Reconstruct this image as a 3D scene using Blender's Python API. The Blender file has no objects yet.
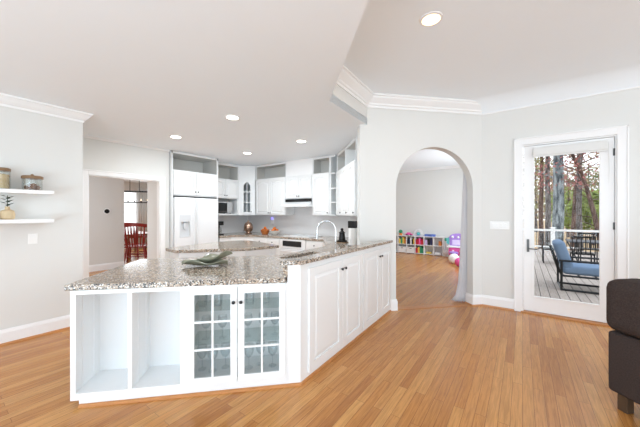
import bpy, bmesh, math, random
from mathutils import Matrix, Vector
from mathutils.geometry import tessellate_polygon
random.seed(7)
R = math.radians
SC = bpy.context.scene
COL = SC.collection
r2 = math.sqrt(.5)

# ------------------------------------------------------------------ camera
# house frame: +Y runs along the left wall, the glass door is in a wall along +X, the arch wall is at 45 degrees
cam = bpy.data.cameras.new('camera')
cam.sensor_width = 36.0
cam.lens = 36.0*284.0/640.0
cam.clip_start = .05
cam.clip_end = 400
camo = bpy.data.objects.new('camera', cam)
camo.location = (0, 0, 1.4)
camo.rotation_euler = (R(90), 0, R(35.5))
COL.objects.link(camo)
SC.camera = camo

# ------------------------------------------------------------------ world, light, exposure
w = bpy.data.worlds.new('overcast_sky')
SC.world = w
w.use_nodes = True
nt = w.node_tree
nt.nodes.clear()
wo = nt.nodes.new('ShaderNodeOutputWorld')
bg = nt.nodes.new('ShaderNodeBackground')
tc = nt.nodes.new('ShaderNodeTexCoord')
sx = nt.nodes.new('ShaderNodeSeparateXYZ')
rp = nt.nodes.new('ShaderNodeValToRGB')
rp.color_ramp.elements[0].position = .35
rp.color_ramp.elements[0].color = (.62, .60, .57, 1)
rp.color_ramp.elements[1].position = .52
rp.color_ramp.elements[1].color = (.95, .97, 1.0, 1)
e = rp.color_ramp.elements.new(1.0)
e.color = (.80, .88, 1.0, 1)
mr = nt.nodes.new('ShaderNodeMapRange')
mr.inputs['From Min'].default_value = -1
nt.links.new(tc.outputs['Generated'], sx.inputs[0])
nt.links.new(sx.outputs['Z'], mr.inputs['Value'])
nt.links.new(mr.outputs[0], rp.inputs[0])
nt.links.new(rp.outputs[0], bg.inputs['Color'])
bg.inputs['Strength'].default_value = 1.5
nt.links.new(bg.outputs[0], wo.inputs['Surface'])

def area(name, loc, rot, sx_, sy_, power, color=(1, .98, .95)):
    l = bpy.data.lights.new(name, 'AREA')
    l.shape = 'RECTANGLE'
    l.size, l.size_y = sx_, sy_
    l.energy = power
    l.color = color
    o = bpy.data.objects.new(name, l)
    o.location = loc
    o.rotation_euler = rot
    COL.objects.link(o)
    return o
# added fill lamps for living room, ceiling and hall; then playroom and dining window daylight
area('added_room_fill', (1.2, -3.6, 1.5), (R(120), 0, 0), 5.0, 2.6, 72, (.68, .86, 1))  # added fill lamp behind the camera, standing in for unseen windows
area('added_ceiling_fill', (.6, -2.9, .3), (R(158), 0, 0), 5.5, 2.4, 215, (.58, .82, 1))  # added up-facing lamp near the floor that brightens the ceiling
area('added_room_fill', (4.6, 1.0, 1.6), (R(90), 0, R(90)), 4.0, 2.4, 42, (.70, .87, 1))  # added lamp out of view that brightens the right-hand faces
area('added_hall_fill', (-6.0, .85, 1.6), (R(90), 0, R(90)), .9, 1.4, 20, (.72, .88, 1))  # added lamp hidden behind the kitchen wall to brighten the hall wall
area('playroom_window_daylight', (-.75, 8.2, 1.7), (R(90), 0, R(90)), 2.4, 1.9, 45, (.86, .94, 1))
area('dining_window_daylight', (-12.2, 5.0, 1.5), (R(90), 0, R(-90)), 2.2, 1.8, 26, (.90, .96, 1))
DOWNLIGHT = 12.5
SC.view_settings.view_transform = 'Standard'
SC.view_settings.look = 'None'
SC.view_settings.exposure = 0.48
SC.view_settings.gamma = 1.0
SC.view_settings.use_curve_mapping = False
SC.cycles.max_bounces = 12
SC.cycles.diffuse_bounces = 7
SC.cycles.glossy_bounces = 5
SC.cycles.transparent_max_bounces = 24
SC.cycles.transmission_bounces = 8
SC.cycles.caustics_reflective = False
SC.cycles.caustics_refractive = False
SC.cycles.sample_clamp_indirect = 6.0
SC.cycles.use_denoising = True

# ------------------------------------------------------------------ materials
def lin(c):
    return tuple(((x/255)/12.92 if x/255 <= .04045 else ((x/255+.055)/1.055)**2.4) for x in c)+(1,)
def base(name):
    m = bpy.data.materials.new(name)
    m.use_nodes = True
    return m, m.node_tree, m.node_tree.nodes['Principled BSDF']
def paint(name, rgb, rough=.5, metal=0.0, spec=.4, var=.03, scale=12.0, bump=0.0, bscale=200.0, coat=0.0):
    m, t, b = base(name)
    n = t.nodes.new('ShaderNodeTexNoise')
    n.inputs['Scale'].default_value = scale
    n.inputs['Detail'].default_value = 3
    tcn = t.nodes.new('ShaderNodeTexCoord')
    t.links.new(tcn.outputs['Object'], n.inputs['Vector'])
    mx = t.nodes.new('ShaderNodeMix')
    mx.data_type = 'RGBA'
    c = lin(rgb)
    mx.inputs[6].default_value = tuple(max(0, x*(1-var)) for x in c[:3])+(1,)
    mx.inputs[7].default_value = tuple(min(1, x*(1+var)) for x in c[:3])+(1,)
    t.links.new(n.outputs['Fac'], mx.inputs[0])
    t.links.new(mx.outputs[2], b.inputs['Base Color'])
    b.inputs['Roughness'].default_value = rough
    b.inputs['Metallic'].default_value = metal
    b.inputs['Specular IOR Level'].default_value = spec
    b.inputs['Coat Weight'].default_value = coat
    if bump:
        n2 = t.nodes.new('ShaderNodeTexNoise')
        n2.inputs['Scale'].default_value = bscale
        t.links.new(tcn.outputs['Object'], n2.inputs['Vector'])
        bp = t.nodes.new('ShaderNodeBump')
        bp.inputs['Strength'].default_value = bump
        bp.inputs['Distance'].default_value = .003
        t.links.new(n2.outputs['Fac'], bp.inputs['Height'])
        t.links.new(bp.outputs[0], b.inputs['Normal'])
    return m
def glow(name, rgb, strength):
    m, t, b = base(name)
    b.inputs['Base Color'].default_value = lin(rgb)
    b.inputs['Emission Color'].default_value = lin(rgb)
    b.inputs['Emission Strength'].default_value = strength
    return m
def thin_glass(name, tint=(1, 1, 1), refl=.06, edge=.5):
    m = bpy.data.materials.new(name)
    m.use_nodes = True
    t = m.node_tree
    t.nodes.clear()
    o = t.nodes.new('ShaderNodeOutputMaterial')
    tr = t.nodes.new('ShaderNodeBsdfTransparent')
    tr.inputs[0].default_value = tint+(1,)
    gl = t.nodes.new('ShaderNodeBsdfGlossy')
    gl.inputs['Roughness'].default_value = .02
    lw = t.nodes.new('ShaderNodeLayerWeight')
    lw.inputs[0].default_value = .25
    ma = t.nodes.new('ShaderNodeMath')
    ma.operation = 'MULTIPLY_ADD'
    ma.inputs[1].default_value = edge
    ma.inputs[2].default_value = refl
    ma.use_clamp = True
    t.links.new(lw.outputs['Facing'], ma.inputs[0])
    mx = t.nodes.new('ShaderNodeMixShader')
    t.links.new(ma.outputs[0], mx.inputs[0])
    t.links.new(tr.outputs[0], mx.inputs[1])
    t.links.new(gl.outputs[0], mx.inputs[2])
    t.links.new(mx.outputs[0], o.inputs[0])
    return m
def planks(name, tones, width, length, rough, angle=90, gap=.0015, gapcol=(70, 42, 22), grain=.35, gs=9.0):
    m, t, b = base(name)
    L = t.links.new
    tcn = t.nodes.new('ShaderNodeTexCoord')
    mp = t.nodes.new('ShaderNodeMapping')
    mp.inputs['Rotation'].default_value = (0, 0, R(angle))
    L(tcn.outputs['Object'], mp.inputs[0])
    def brick(c1, c2, mortar, bias):
        br = t.nodes.new('ShaderNodeTexBrick')
        br.offset = .37
        br.offset_frequency = 2
        br.inputs['Color1'].default_value = c1
        br.inputs['Color2'].default_value = c2
        br.inputs['Mortar'].default_value = mortar
        br.inputs['Scale'].default_value = 1
        br.inputs['Mortar Size'].default_value = gap
        br.inputs['Mortar Smooth'].default_value = .2
        br.inputs['Bias'].default_value = bias
        br.inputs['Brick Width'].default_value = length
        br.inputs['Row Height'].default_value = width
        L(mp.outputs[0], br.inputs['Vector'])
        return br
    b1 = brick((0, 0, 0, 1), (1, 1, 1, 1), (.5, .5, .5, 1), 0)
    ramp = t.nodes.new('ShaderNodeValToRGB')
    els = ramp.color_ramp.elements
    els[0].position = 0
    els[0].color = lin(tones[0])
    els[1].position = 1
    els[1].color = lin(tones[-1])
    for i, c in enumerate(tones[1:-1]):
        x = els.new((i+1)/(len(tones)-1))
        x.color = lin(c)
    L(b1.outputs['Color'], ramp.inputs[0])
    mp2 = t.nodes.new('ShaderNodeMapping')
    mp2.inputs['Rotation'].default_value = (0, 0, R(angle))
    mp2.inputs['Scale'].default_value = (22, 1.3, 1)
    L(tcn.outputs['Object'], mp2.inputs[0])
    # shift the grain from board to board
    ad = t.nodes.new('ShaderNodeVectorMath')
    ad.operation = 'MULTIPLY_ADD'
    ad.inputs[1].default_value = (37, 11, 5)
    L(b1.outputs['Color'], ad.inputs[0])
    L(mp2.outputs[0], ad.inputs[2])
    n = t.nodes.new('ShaderNodeTexNoise')
    n.inputs['Scale'].default_value = gs*.35
    n.inputs['Detail'].default_value = 5
    n.inputs['Roughness'].default_value = .65
    n.inputs['Distortion'].default_value = .6
    L(ad.outputs[0], n.inputs['Vector'])
    gr = t.nodes.new('ShaderNodeValToRGB')
    gr.color_ramp.elements[0].position = .35
    gr.color_ramp.elements[0].color = (1-grain, 1-grain*1.15, 1-grain*1.3, 1)
    gr.color_ramp.elements[1].position = .62
    gr.color_ramp.elements[1].color = (1.06, 1.05, 1.04, 1)
    L(n.outputs['Fac'], gr.inputs[0])
    mu = t.nodes.new('ShaderNodeMix')
    mu.data_type = 'RGBA'
    mu.blend_type = 'MULTIPLY'
    mu.inputs[0].default_value = 1
    L(ramp.outputs[0], mu.inputs[6])
    L(gr.outputs[0], mu.inputs[7])
    mg = t.nodes.new('ShaderNodeMix')
    mg.data_type = 'RGBA'
    mg.inputs[7].default_value = lin(gapcol)
    L(b1.outputs['Fac'], mg.inputs[0])
    L(mu.outputs[2], mg.inputs[6])
    L(mg.outputs[2], b.inputs['Base Color'])
    b.inputs['Roughness'].default_value = rough
    b.inputs['Specular IOR Level'].default_value = .45
    bp = t.nodes.new('ShaderNodeBump')
    bp.inputs['Strength'].default_value = .15
    bp.inputs['Distance'].default_value = .002
    bp.invert = True
    L(b1.outputs['Fac'], bp.inputs['Height'])
    L(bp.outputs[0], b.inputs['Normal'])
    return m
def granite(name):
    m, t, b = base(name)
    L = t.links.new
    tcn = t.nodes.new('ShaderNodeTexCoord')
    v = t.nodes.new('ShaderNodeTexVoronoi')
    v.inputs['Scale'].default_value = 120
    L(tcn.outputs['Object'], v.inputs['Vector'])
    sp = t.nodes.new('ShaderNodeSeparateColor')
    L(v.outputs['Color'], sp.inputs[0])
    rp_ = t.nodes.new('ShaderNodeValToRGB')
    rp_.color_ramp.interpolation = 'CONSTANT'
    els = rp_.color_ramp.elements
    els[0].position = 0
    els[0].color = lin((34, 34, 36))
    els[1].position = .15
    els[1].color = lin((116, 112, 108))
    for p_, c_ in ((.30, (166, 148, 130)), (.50, (188, 171, 153)), (.72, (156, 140, 125)), (.85, (222, 220, 214))):
        x = els.new(p_)
        x.color = lin(c_)
    L(sp.outputs[0], rp_.inputs[0])
    n = t.nodes.new('ShaderNodeTexNoise')
    n.inputs['Scale'].default_value = 18
    n.inputs['Detail'].default_value = 6
    L(tcn.outputs['Object'], n.inputs['Vector'])
    g2 = t.nodes.new('ShaderNodeValToRGB')
    g2.color_ramp.elements[0].position = .35
    g2.color_ramp.elements[0].color = (.82, .80, .78, 1)
    g2.color_ramp.elements[1].position = .65
    g2.color_ramp.elements[1].color = (1.05, 1.03, 1.0, 1)
    L(n.outputs['Fac'], g2.inputs[0])
    mu = t.nodes.new('ShaderNodeMix')
    mu.data_type = 'RGBA'
    mu.blend_type = 'MULTIPLY'
    mu.inputs[0].default_value = 1
    L(rp_.outputs[0], mu.inputs[6])
    L(g2.outputs[0], mu.inputs[7])
    L(mu.outputs[2], b.inputs['Base Color'])
    b.inputs['Roughness'].default_value = .12
    b.inputs['Specular IOR Level'].default_value = .36
    return m
def bark(name, dark, light):
    m, t, b = base(name)
    tcn = t.nodes.new('ShaderNodeTexCoord')
    mp = t.nodes.new('ShaderNodeMapping')
    mp.inputs['Scale'].default_value = (9, 9, 2.2)
    n = t.nodes.new('ShaderNodeTexNoise')
    n.inputs['Scale'].default_value = 1.0
    n.inputs['Detail'].default_value = 6
    rp_ = t.nodes.new('ShaderNodeValToRGB')
    rp_.color_ramp.elements[0].position = .4
    rp_.color_ramp.elements[0].color = lin(dark)
    rp_.color_ramp.elements[1].position = .62
    rp_.color_ramp.elements[1].color = lin(light)
    t.links.new(tcn.outputs['Object'], mp.inputs[0])
    t.links.new(mp.outputs[0], n.inputs['Vector'])
    t.links.new(n.outputs['Fac'], rp_.inputs[0])
    t.links.new(rp_.outputs[0], b.inputs['Base Color'])
    b.inputs['Roughness'].default_value = .9
    return m

WALL = paint('greige_wall_paint', (220, 220, 217), .6, var=.012, scale=3)
CEIL = paint('white_ceiling_paint', (240, 246, 251), .75, var=.008, scale=2)
TRIM = paint('white_trim_paint', (238, 238, 238), .35, var=.008)
CAB = paint('white_cabinet_paint', (231, 232, 232), .32, var=.01)
SPLASH = paint('pale_grey_wall_paint', (218, 218, 219), .5, var=.01)
HALLW = paint('grey_hall_paint', (218, 217, 214), .6, var=.01)
FLOOR = planks('oak_floorboards', [(172, 113, 57), (195, 137, 75), (183, 124, 65), (204, 150, 87), (189, 130, 71)], .068, .95, .25, gap=.0012, gapcol=(112, 70, 36), grain=.26)
THRESH = paint('oak_strip', (186, 128, 78), .35, var=.12, scale=20)
GRAN = granite('speckled_granite')
BLACK = paint('black_enamel', (14, 14, 15), .3)
GAPBLACK = paint('black_plastic_gap_shade', (20, 20, 21), .5)  # also colours the strip painted as shade above the fridge
STEEL = paint('brushed_steel', (196, 197, 198), .25, metal=1.0, var=.02)
CHROME = paint('polished_chrome', (215, 216, 218), .12, metal=1.0, var=.01)
PEWTER = paint('dark_pewter', (92, 92, 92), .4, metal=.7)
APPL = paint('white_appliance_enamel', (230, 231, 232), .25, var=.008)
APPLG = paint('pale_grey_appliance_plastic', (208, 210, 212), .4)
PANE = thin_glass('clear_window_glass', (.985, .99, .99), .004, .06)
CABGLASS = thin_glass('cabinet_door_glass', (.95, .965, .965), .012, .2)
SHELFGLASS = thin_glass('green_shelf_glass', (.91, .95, .94), .04, .3)
WARE = thin_glass('crystal_stemware', (.96, .975, .98), .03, .45)
JARGLASS = thin_glass('jar_glass', (.95, .96, .95), .04, .6)
SOFA = paint('charcoal_brown_upholstery', (62, 53, 50), .95, spec=.1, var=.5, scale=110, bump=.6, bscale=250)
DARKWOOD = paint('dark_walnut', (74, 56, 40), .5, var=.2)
DECK = planks('weathered_deck_boards', [(168, 158, 150), (186, 176, 168), (177, 167, 159)], .14, 4.2, .8, gap=.006, gapcol=(40, 36, 34), grain=.22)
RAILW = paint('white_railing_vinyl', (232, 233, 232), .5)
BLKM = paint('black_powder_coated_metal', (16, 17, 19), .45)
BLUE = paint('slate_blue_cushion', (122, 143, 168), .9, spec=.1, var=.1, scale=40)
REDW = paint('cherry_red_wood', (150, 42, 32), .35, var=.25, scale=9)
WOODT = paint('brown_table_wood', (140, 86, 50), .35, var=.2, scale=8)
SHEER = paint('sheer_white_curtain', (228, 229, 228), .9, var=.05)
CURT = paint('pale_grey_curtain', (214, 213, 216), .9, var=.03)
JARLID = paint('brown_wood_lid', (132, 104, 76), .6, var=.25, scale=60)
CORK = paint('beige_stoneware', (206, 184, 148), .7, var=.15, scale=30)
NUTS = paint('pine_cone_brown', (126, 80, 46), .8, var=.4, scale=90)
GRAINM = paint('dry_pasta_straw', (214, 190, 148), .8, var=.15, scale=120)
LEAF = paint('dark_green_leaf', (44, 62, 44), .6, var=.3)
DISHG = paint('sage_green_dish_glaze', (136, 138, 120), .22, var=.35, scale=14)
ORANGE = paint('orange_peel', (206, 112, 44), .55, var=.15, scale=30)
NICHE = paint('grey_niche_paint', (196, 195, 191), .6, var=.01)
WHITEC = paint('white_ceramic', (236, 236, 234), .25)
COPPER = paint('copper_urn_metal', (168, 140, 122), .22, metal=.9, var=.15)
LAMP = glow('warm_downlight_lens', (255, 214, 160), 2.6)
LAMPK = glow('white_downlight_lens', (255, 248, 238), 9)
PURPLEG = glow('violet_indicator', (140, 130, 250), 1.2)
SHADE = paint('white_roller_shade', (222, 222, 220), .7)

# ------------------------------------------------------------------ mesh builder
def frame(x, y, z=0, deg=0):
    return Matrix.Translation((x, y, z)) @ Matrix.Rotation(R(deg), 4, 'Z')
class MB:
    def __init__(s, M=None):
        s.v, s.f, s.M = [], [], M
    def add(s, vs, fs, M=None):
        o = len(s.v)
        for p in vs:
            p = Vector(p)
            if M is not None: p = M @ p
            if s.M is not None: p = s.M @ p
            s.v.append(p)
        s.f += [tuple(i+o for i in f) for f in fs]
        return s
    def box(s, x0, x1, y0, y1, z0, z1, M=None):
        return s.add([(x0, y0, z0), (x1, y0, z0), (x1, y1, z0), (x0, y1, z0), (x0, y0, z1), (x1, y0, z1), (x1, y1, z1), (x0, y1, z1)],
                     [(3, 2, 1, 0), (4, 5, 6, 7), (0, 1, 5, 4), (1, 2, 6, 5), (2, 3, 7, 6), (3, 0, 4, 7)], M)
    def prism(s, poly, z0, z1, holes=(), M=None):
        loops = [list(poly)]+[list(h) for h in holes]
        tris = tessellate_polygon([[Vector((a, b, 0)) for a, b in l] for l in loops])
        flat = [p for l in loops for p in l]
        n = len(flat)
        vs = [(a, b, z0) for a, b in flat]+[(a, b, z1) for a, b in flat]
        fs = [tuple(t) for t in tris]+[tuple(i+n for i in t) for t in tris]
        o = 0
        for l in loops:
            k = len(l)
            fs += [(o+i, o+(i+1) % k, n+o+(i+1) % k, n+o+i) for i in range(k)]
            o += k
        return s.add(vs, fs, M)
    def plate(s, poly, y0, y1, holes=(), M=None):          # outline in x,z, thickness in y
        Q = Matrix(((1, 0, 0, 0), (0, 0, 1, 0), (0, 1, 0, 0), (0, 0, 0, 1)))
        return s.prism(poly, y0, y1, holes, (M @ Q) if M is not None else Q)
    def raised(s, poly, y0, y1, inset):                     # raised panel: outline in x,z, shrunk towards the front y1
        cx = sum(p[0] for p in poly)/len(poly)
        zs = [p[1] for p in poly]
        xs = [p[0] for p in poly]
        cz = (min(zs)+max(zs))/2
        fx = 1-2*inset/(max(xs)-min(xs))
        fz = 1-2*inset/(max(zs)-min(zs))
        n = len(poly)
        vs = [(a, y0, b) for a, b in poly]+[(cx+(a-cx)*fx, y1, cz+(b-cz)*fz) for a, b in poly]
        fs = [tuple(range(n, 2*n))]+[(i, (i+1) % n, n+(i+1) % n, n+i) for i in range(n)]
        return s.add(vs, fs)
    def lathe(s, prof, c=(0, 0, 0), seg=20, M=None, cap=True):
        vs, fs = [], []
        for r_, z_ in prof:
            for k in range(seg):
                a = 2*math.pi*k/seg
                vs.append((c[0]+r_*math.cos(a), c[1]+r_*math.sin(a), c[2]+z_))
        for i in range(len(prof)-1):
            for k in range(seg):
                fs.append((i*seg+k, i*seg+(k+1) % seg, (i+1)*seg+(k+1) % seg, (i+1)*seg+k))
        if cap and prof[0][0] > 1e-4: fs.append(tuple(range(seg))[::-1])
        if cap and prof[-1][0] > 1e-4: fs.append(tuple((len(prof)-1)*seg+k for k in range(seg)))
        return s.add(vs, fs, M)
    def ball(s, c, r, seg=14, sc=(1, 1, 1), M=None):
        n = seg//2
        prof = [(max(1e-5, r*math.sin(math.pi*i/n)), -r*math.cos(math.pi*i/n)) for i in range(n+1)]
        T = Matrix.Translation(c) @ Matrix.Diagonal((sc[0], sc[1], sc[2], 1))
        return s.lathe(prof, (0, 0, 0), seg, (M @ T) if M is not None else T)
    def tube(s, pts, r, seg=8, M=None):
        pts = [Vector(p) for p in pts]
        rs = r if isinstance(r, (list, tuple)) else [r]*len(pts)
        vs, fs = [], []
        up = None
        for i, p in enumerate(pts):
            d = (pts[min(i+1, len(pts)-1)]-pts[max(i-1, 0)]).normalized()
            if up is None:
                up = Vector((0, 0, 1)) if abs(d.z) < .9 else Vector((1, 0, 0))
            sd = d.cross(up).normalized()
            up = sd.cross(d).normalized()
            for k in range(seg):
                a = 2*math.pi*k/seg
                vs.append(p+(sd*math.cos(a)+up*math.sin(a))*rs[i])
        for i in range(len(pts)-1):
            for k in range(seg):
                fs.append((i*seg+k, i*seg+(k+1) % seg, (i+1)*seg+(k+1) % seg, (i+1)*seg+k))
        fs.append(tuple(range(seg))[::-1])
        fs.append(tuple((len(pts)-1)*seg+k for k in range(seg)))
        return s.add(vs, fs, M)
    def sweep(s, path, prof):                               # prof: (offset to the right of the path, z); mitred corners
        n = len(prof)
        vs, fs = [], []
        P = [Vector(p) for p in path]
        for i, p in enumerate(P):
            ns = []
            for a, b in ((i-1, i), (i, i+1)):
                if a >= 0 and b < len(P):
                    d = (P[b]-P[a]).normalized()
                    ns.append(Vector((d.y, -d.x)))
            m_ = ns[0] if len(ns) == 1 else (ns[0]+ns[1])/(1+ns[0].dot(ns[1]))
            for o_, z_ in prof:
                q = p+m_*o_
                vs.append((q.x, q.y, z_))
        for i in range(len(P)-1):
            for k in range(n):
                fs.append((i*n+k, i*n+(k+1) % n, (i+1)*n+(k+1) % n, (i+1)*n+k))
        fs.append(tuple(range(n)))
        fs.append(tuple((len(P)-1)*n+k for k in range(n)))
        return s.add(vs, fs)
    def build(s, name, mat, parent=None, smooth=False, bevel=0, loc=None):
        me = bpy.data.meshes.new(name)
        me.from_pydata([tuple(p) for p in s.v], [], s.f)
        bm = bmesh.new()
        bm.from_mesh(me)
        bmesh.ops.recalc_face_normals(bm, faces=bm.faces)
        bm.to_mesh(me)
        bm.free()
        me.materials.append(mat)
        if smooth:
            for p in me.polygons: p.use_smooth = True
            me.set_sharp_from_angle(angle=R(38))
        o = bpy.data.objects.new(name, me)
        COL.objects.link(o)
        if parent is not None: o.parent = parent
        if loc is not None: o.location = loc
        if bevel:
            b = o.modifiers.new('bevel', 'BEVEL')
            b.width = bevel
            b.segments = 2
            b.limit_method = 'ANGLE'
        return o
def thing(name, label, cat, x=0, y=0, z=0, deg=0, group=None):
    o = bpy.data.objects.new(name, None)
    COL.objects.link(o)
    o.location = (x, y, z)
    o.rotation_euler = (0, 0, R(deg))
    o.empty_display_size = .1
    o['label'] = label
    o['category'] = cat
    if group: o['group'] = group
    return o
def tag(o, label, cat, group=None, kind=None):
    o['label'] = label
    o['category'] = cat
    if group: o['group'] = group
    if kind: o['kind'] = kind
    return o
def struct(mb, name, mat, bevel=0, parent=None):
    o = mb.build(name, mat, parent, bevel=bevel)
    if parent is None: o['kind'] = 'structure'
    return o
def dup(root, x, y, z, deg, label, group=None):
    c = root.copy()
    COL.objects.link(c)
    c.location = (x, y, z)
    c.rotation_euler = (0, 0, R(deg))
    c['label'] = label
    if group: c['group'] = group
    for ch in list(root.children):
        d = ch.copy()
        COL.objects.link(d)
        d.parent = c
        for g in list(ch.children):
            h = g.copy()
            COL.objects.link(h)
            h.parent = d
    return c

# ------------------------------------------------------------------ room shell
LOW, HIGH = 2.66, 3.07
struct(MB().prism([(-13, -4), (4.6, -4), (4.6, 5.1), (-.52, 5.1), (-.52, 10.3), (-13, 10.3)], -.1, 0), 'floor', FLOOR)
tray = [(3.56, -3.2), (-.74, 1.53), (-1.76, 2.65), (-1.8, 3.68)]
struct(MB().prism([(-13, .3), (-4.64, .3), (-4.64, -3.2), (3.56, -3.2), (-.74, 1.53), (-1.76, 2.65), (-1.8, 3.68), (-1.83, 3.71), (-1.74, 3.80), (-1.6, 4.1), (-2.95, 5.52), (-6.5, 5.52), (-6.5, 7.2), (-13, 7.2)], LOW, LOW+.1), 'ceiling', CEIL)
struct(MB().prism([(3.56, -3.2), (4.6, -3.2), (4.6, 5.12), (-.5, 5.12), (-1.9, 3.72), (-1.8, 3.62), (-1.76, 2.65), (-.74, 1.53)], HIGH, HIGH+.1), 'ceiling_tray', CEIL)
struct(MB().sweep(tray, [(0, LOW+.0005), (0, HIGH+.05), (-.09, HIGH+.05), (-.09, LOW+.0005)]), 'wall_header', WALL)

AW = frame(-1.875, 3.605, 0, 45)       # arch wall: local x to the right, y away from the camera
LA = 1.937
xl, xr, spring = .541, 1.783, 1.766
rad = (xr-xl)/2
arc = [(xl+rad-rad*math.cos(math.pi*k/28), spring+rad*math.sin(math.pi*k/28)) for k in range(29)]
struct(MB(AW).plate([(0, 0), (xl, 0)]+arc+[(xr, 0), (LA, 0), (LA, HIGH), (.105, HIGH), (.105, LOW), (0, LOW)], 0, .13), 'wall_arch', WALL)
struct(MB().plate([(-.505, 0), (.0, 0), (.0, 2.372), (.945, 2.372), (.945, 0), (4.6, 0), (4.6, HIGH), (-.505, HIGH)], 4.975, 5.12), 'wall_right', WALL)
struct(MB().box(-4.64, -4.52, -3.2, 1.18, 0, LOW), 'wall_left', WALL)
struct(MB().box(-5.85, -4.64, 1.06, 1.18, 0, LOW), 'wall_return', WALL)
KW = frame(-5.75, 1.18, 0, 90)
struct(MB(KW).plate([(0, 0), (.388, 0), (.388, 2.03), (1.514, 2.03), (1.514, 0), (1.69, 0), (1.69, LOW), (0, LOW)], 0, .1), 'wall_kitchen', WALL)
struct(MB().box(-6.3, -5.85, 2.70, 2.87, 0, LOW), 'wall_hall_side', HALLW)
struct(MB().box(-6.5, -6.4, 2.87, 5.52, 0, LOW), 'wall_fridge', SPLASH)
struct(MB().box(-6.4, -3.02, 5.42, 5.52, 0, LOW), 'wall_back', SPLASH)
DWL = 2.37
struct(MB(frame(-3.05, 5.42, 0, -45)).box(0, 2.06, 0, .1, 0, LOW), 'wall_corner', SPLASH)
# hall and dining room beyond the kitchen doorway
struct(MB().box(-8.55, -8.45, .3, 3.06, 0, LOW), 'wall_hall', HALLW)
struct(MB().box(-12.9, -12.8, 1.5, 7.2, 0, .5).box(-12.9, -12.8, 1.5, 4.0, .5, 2.3).box(-12.9, -12.8, 6.2, 7.2, .5, 2.3).box(-12.9, -12.8, 1.5, 7.2, 2.3, LOW), 'wall_dining', WALL)
struct(MB().box(-12.8, -6.5, 7.1, 7.2, 0, LOW), 'wall_dining_side', WALL)
# playroom through the arch
struct(MB().box(-4.5, -.5, 10.25, 10.35, 0, 3.0), 'wall_playroom', WALL)
struct(MB().box(-4.6, -4.5, 5.52, 10.35, 0, 3.0), 'wall_playroom_left', WALL)
struct(MB().box(-.6, -.5, 5.12, 6.9, 0, 3.0).box(-.6, -.5, 9.5, 10.35, 0, 3.0).box(-.6, -.5, 6.9, 9.5, 0, .7).box(-.6, -.5, 6.9, 9.5, 2.5, 3.0), 'wall_playroom_right', WALL)
struct(MB().prism([(-4.6, 5.52), (-3.0, 5.52), (-1.6, 4.1), (-.5, 5.2), (-.5, 10.35), (-4.6, 10.35)], 2.98, 3.08), 'ceiling_playroom', CEIL)
struct(MB().sweep([(-4.5, 10.25), (-.6, 10.25)], [(0, 2.98), (.07, 2.98), (.06, 2.95), (.02, 2.91), (0, 2.90)]), 'trim_1', TRIM)

# crown mouldings, baseboards, casings
crown = [(0, HIGH), (.125, HIGH), (.125, HIGH-.022), (.108, HIGH-.03), (.10, HIGH-.05), (.062, HIGH-.085), (.04, HIGH-.105), (.034, HIGH-.125), (.016, HIGH-.135), (.016, HIGH-.165), (0, HIGH-.165)]
struct(MB().sweep([(3.56, -3.2), (-.74, 1.53), (-1.76, 2.65), (-1.8, 3.68), (-.505, 4.975), (-.49, 4.975)], crown), 'trim_2', TRIM)
struct(MB().sweep([(-.75, 4.975), (4.6, 4.975)], [(0, HIGH+.02)]+[(.34*u/8, HIGH+.0005-.158*(1-u/8)**2) for u in range(9)]+[(.34, HIGH+.02)]), 'ceiling_cove', CEIL)
struct(MB().sweep([(-.505, 4.975), (4.6, 4.975)], [(0, 2.902), (.012, 2.905), (.014, 2.918), (0, 2.921)]), 'trim_13', TRIM)
crl = [(0, LOW), (.085, LOW), (.085, LOW-.018), (.072, LOW-.025), (.045, LOW-.06), (.022, LOW-.085), (.012, LOW-.09), (.012, LOW-.115), (0, LOW-.115)]
struct(MB().sweep([(-4.52, -3.2), (-4.52, 1.18), (-4.62, 1.18)], crl), 'trim_3', TRIM)
struct(MB().sweep([(-5.72, 1.18), (-5.75, 1.18), (-5.75, 2.87)], [(0, LOW), (.03, LOW), (.026, LOW-.012), (.012, LOW-.03), (0, LOW-.034)]), 'trim_4', TRIM)
bb = [(0, 0), (.018, 0), (.018, .125), (.012, .145), (.008, .16), (0, .16)]
shoe = [(.018, 0), (.034, 0), (.031, .012), (.018, .02)]
def P_(lx, ly=0, M=AW):
    q = M @ Vector((lx, ly, 0))
    return (q.x, q.y)
struct(MB().sweep([(-4.52, -3.2), (-4.52, 1.18)], bb), 'baseboard_left', TRIM)
struct(MB().sweep([(-4.52, -3.2), (-4.52, 1.18)], shoe), 'trim_5', THRESH)
struct(MB().sweep([P_(xr, .145), P_(xr, 0), P_(LA, 0), (-.095, 4.975)], bb), 'baseboard_arch', TRIM)
struct(MB().sweep([P_(xr, .145), P_(xr, 0), P_(LA, 0), (-.095, 4.975)], shoe), 'trim_6', THRESH)
struct(MB().sweep([(1.055, 4.975), (4.6, 4.975)], bb), 'baseboard_right', TRIM)
struct(MB().sweep([P_(.43, 0), P_(xl, 0), P_(xl, .14)], bb), 'baseboard_post', TRIM)
struct(MB().sweep([(-5.75, 1.2), (-5.75, 1.46)], bb), 'baseboard_kitchen', TRIM)
struct(MB().sweep([(-8.45, .3), (-8.45, 3.06)], bb), 'baseboard_hall', TRIM)
struct(MB().sweep([(-4.5, 10.25), (-.6, 10.25)], bb), 'baseboard_playroom', TRIM)
struct(MB(AW).box(xl, xr, .0, .13, 0, .006), 'trim_7', THRESH)
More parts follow.
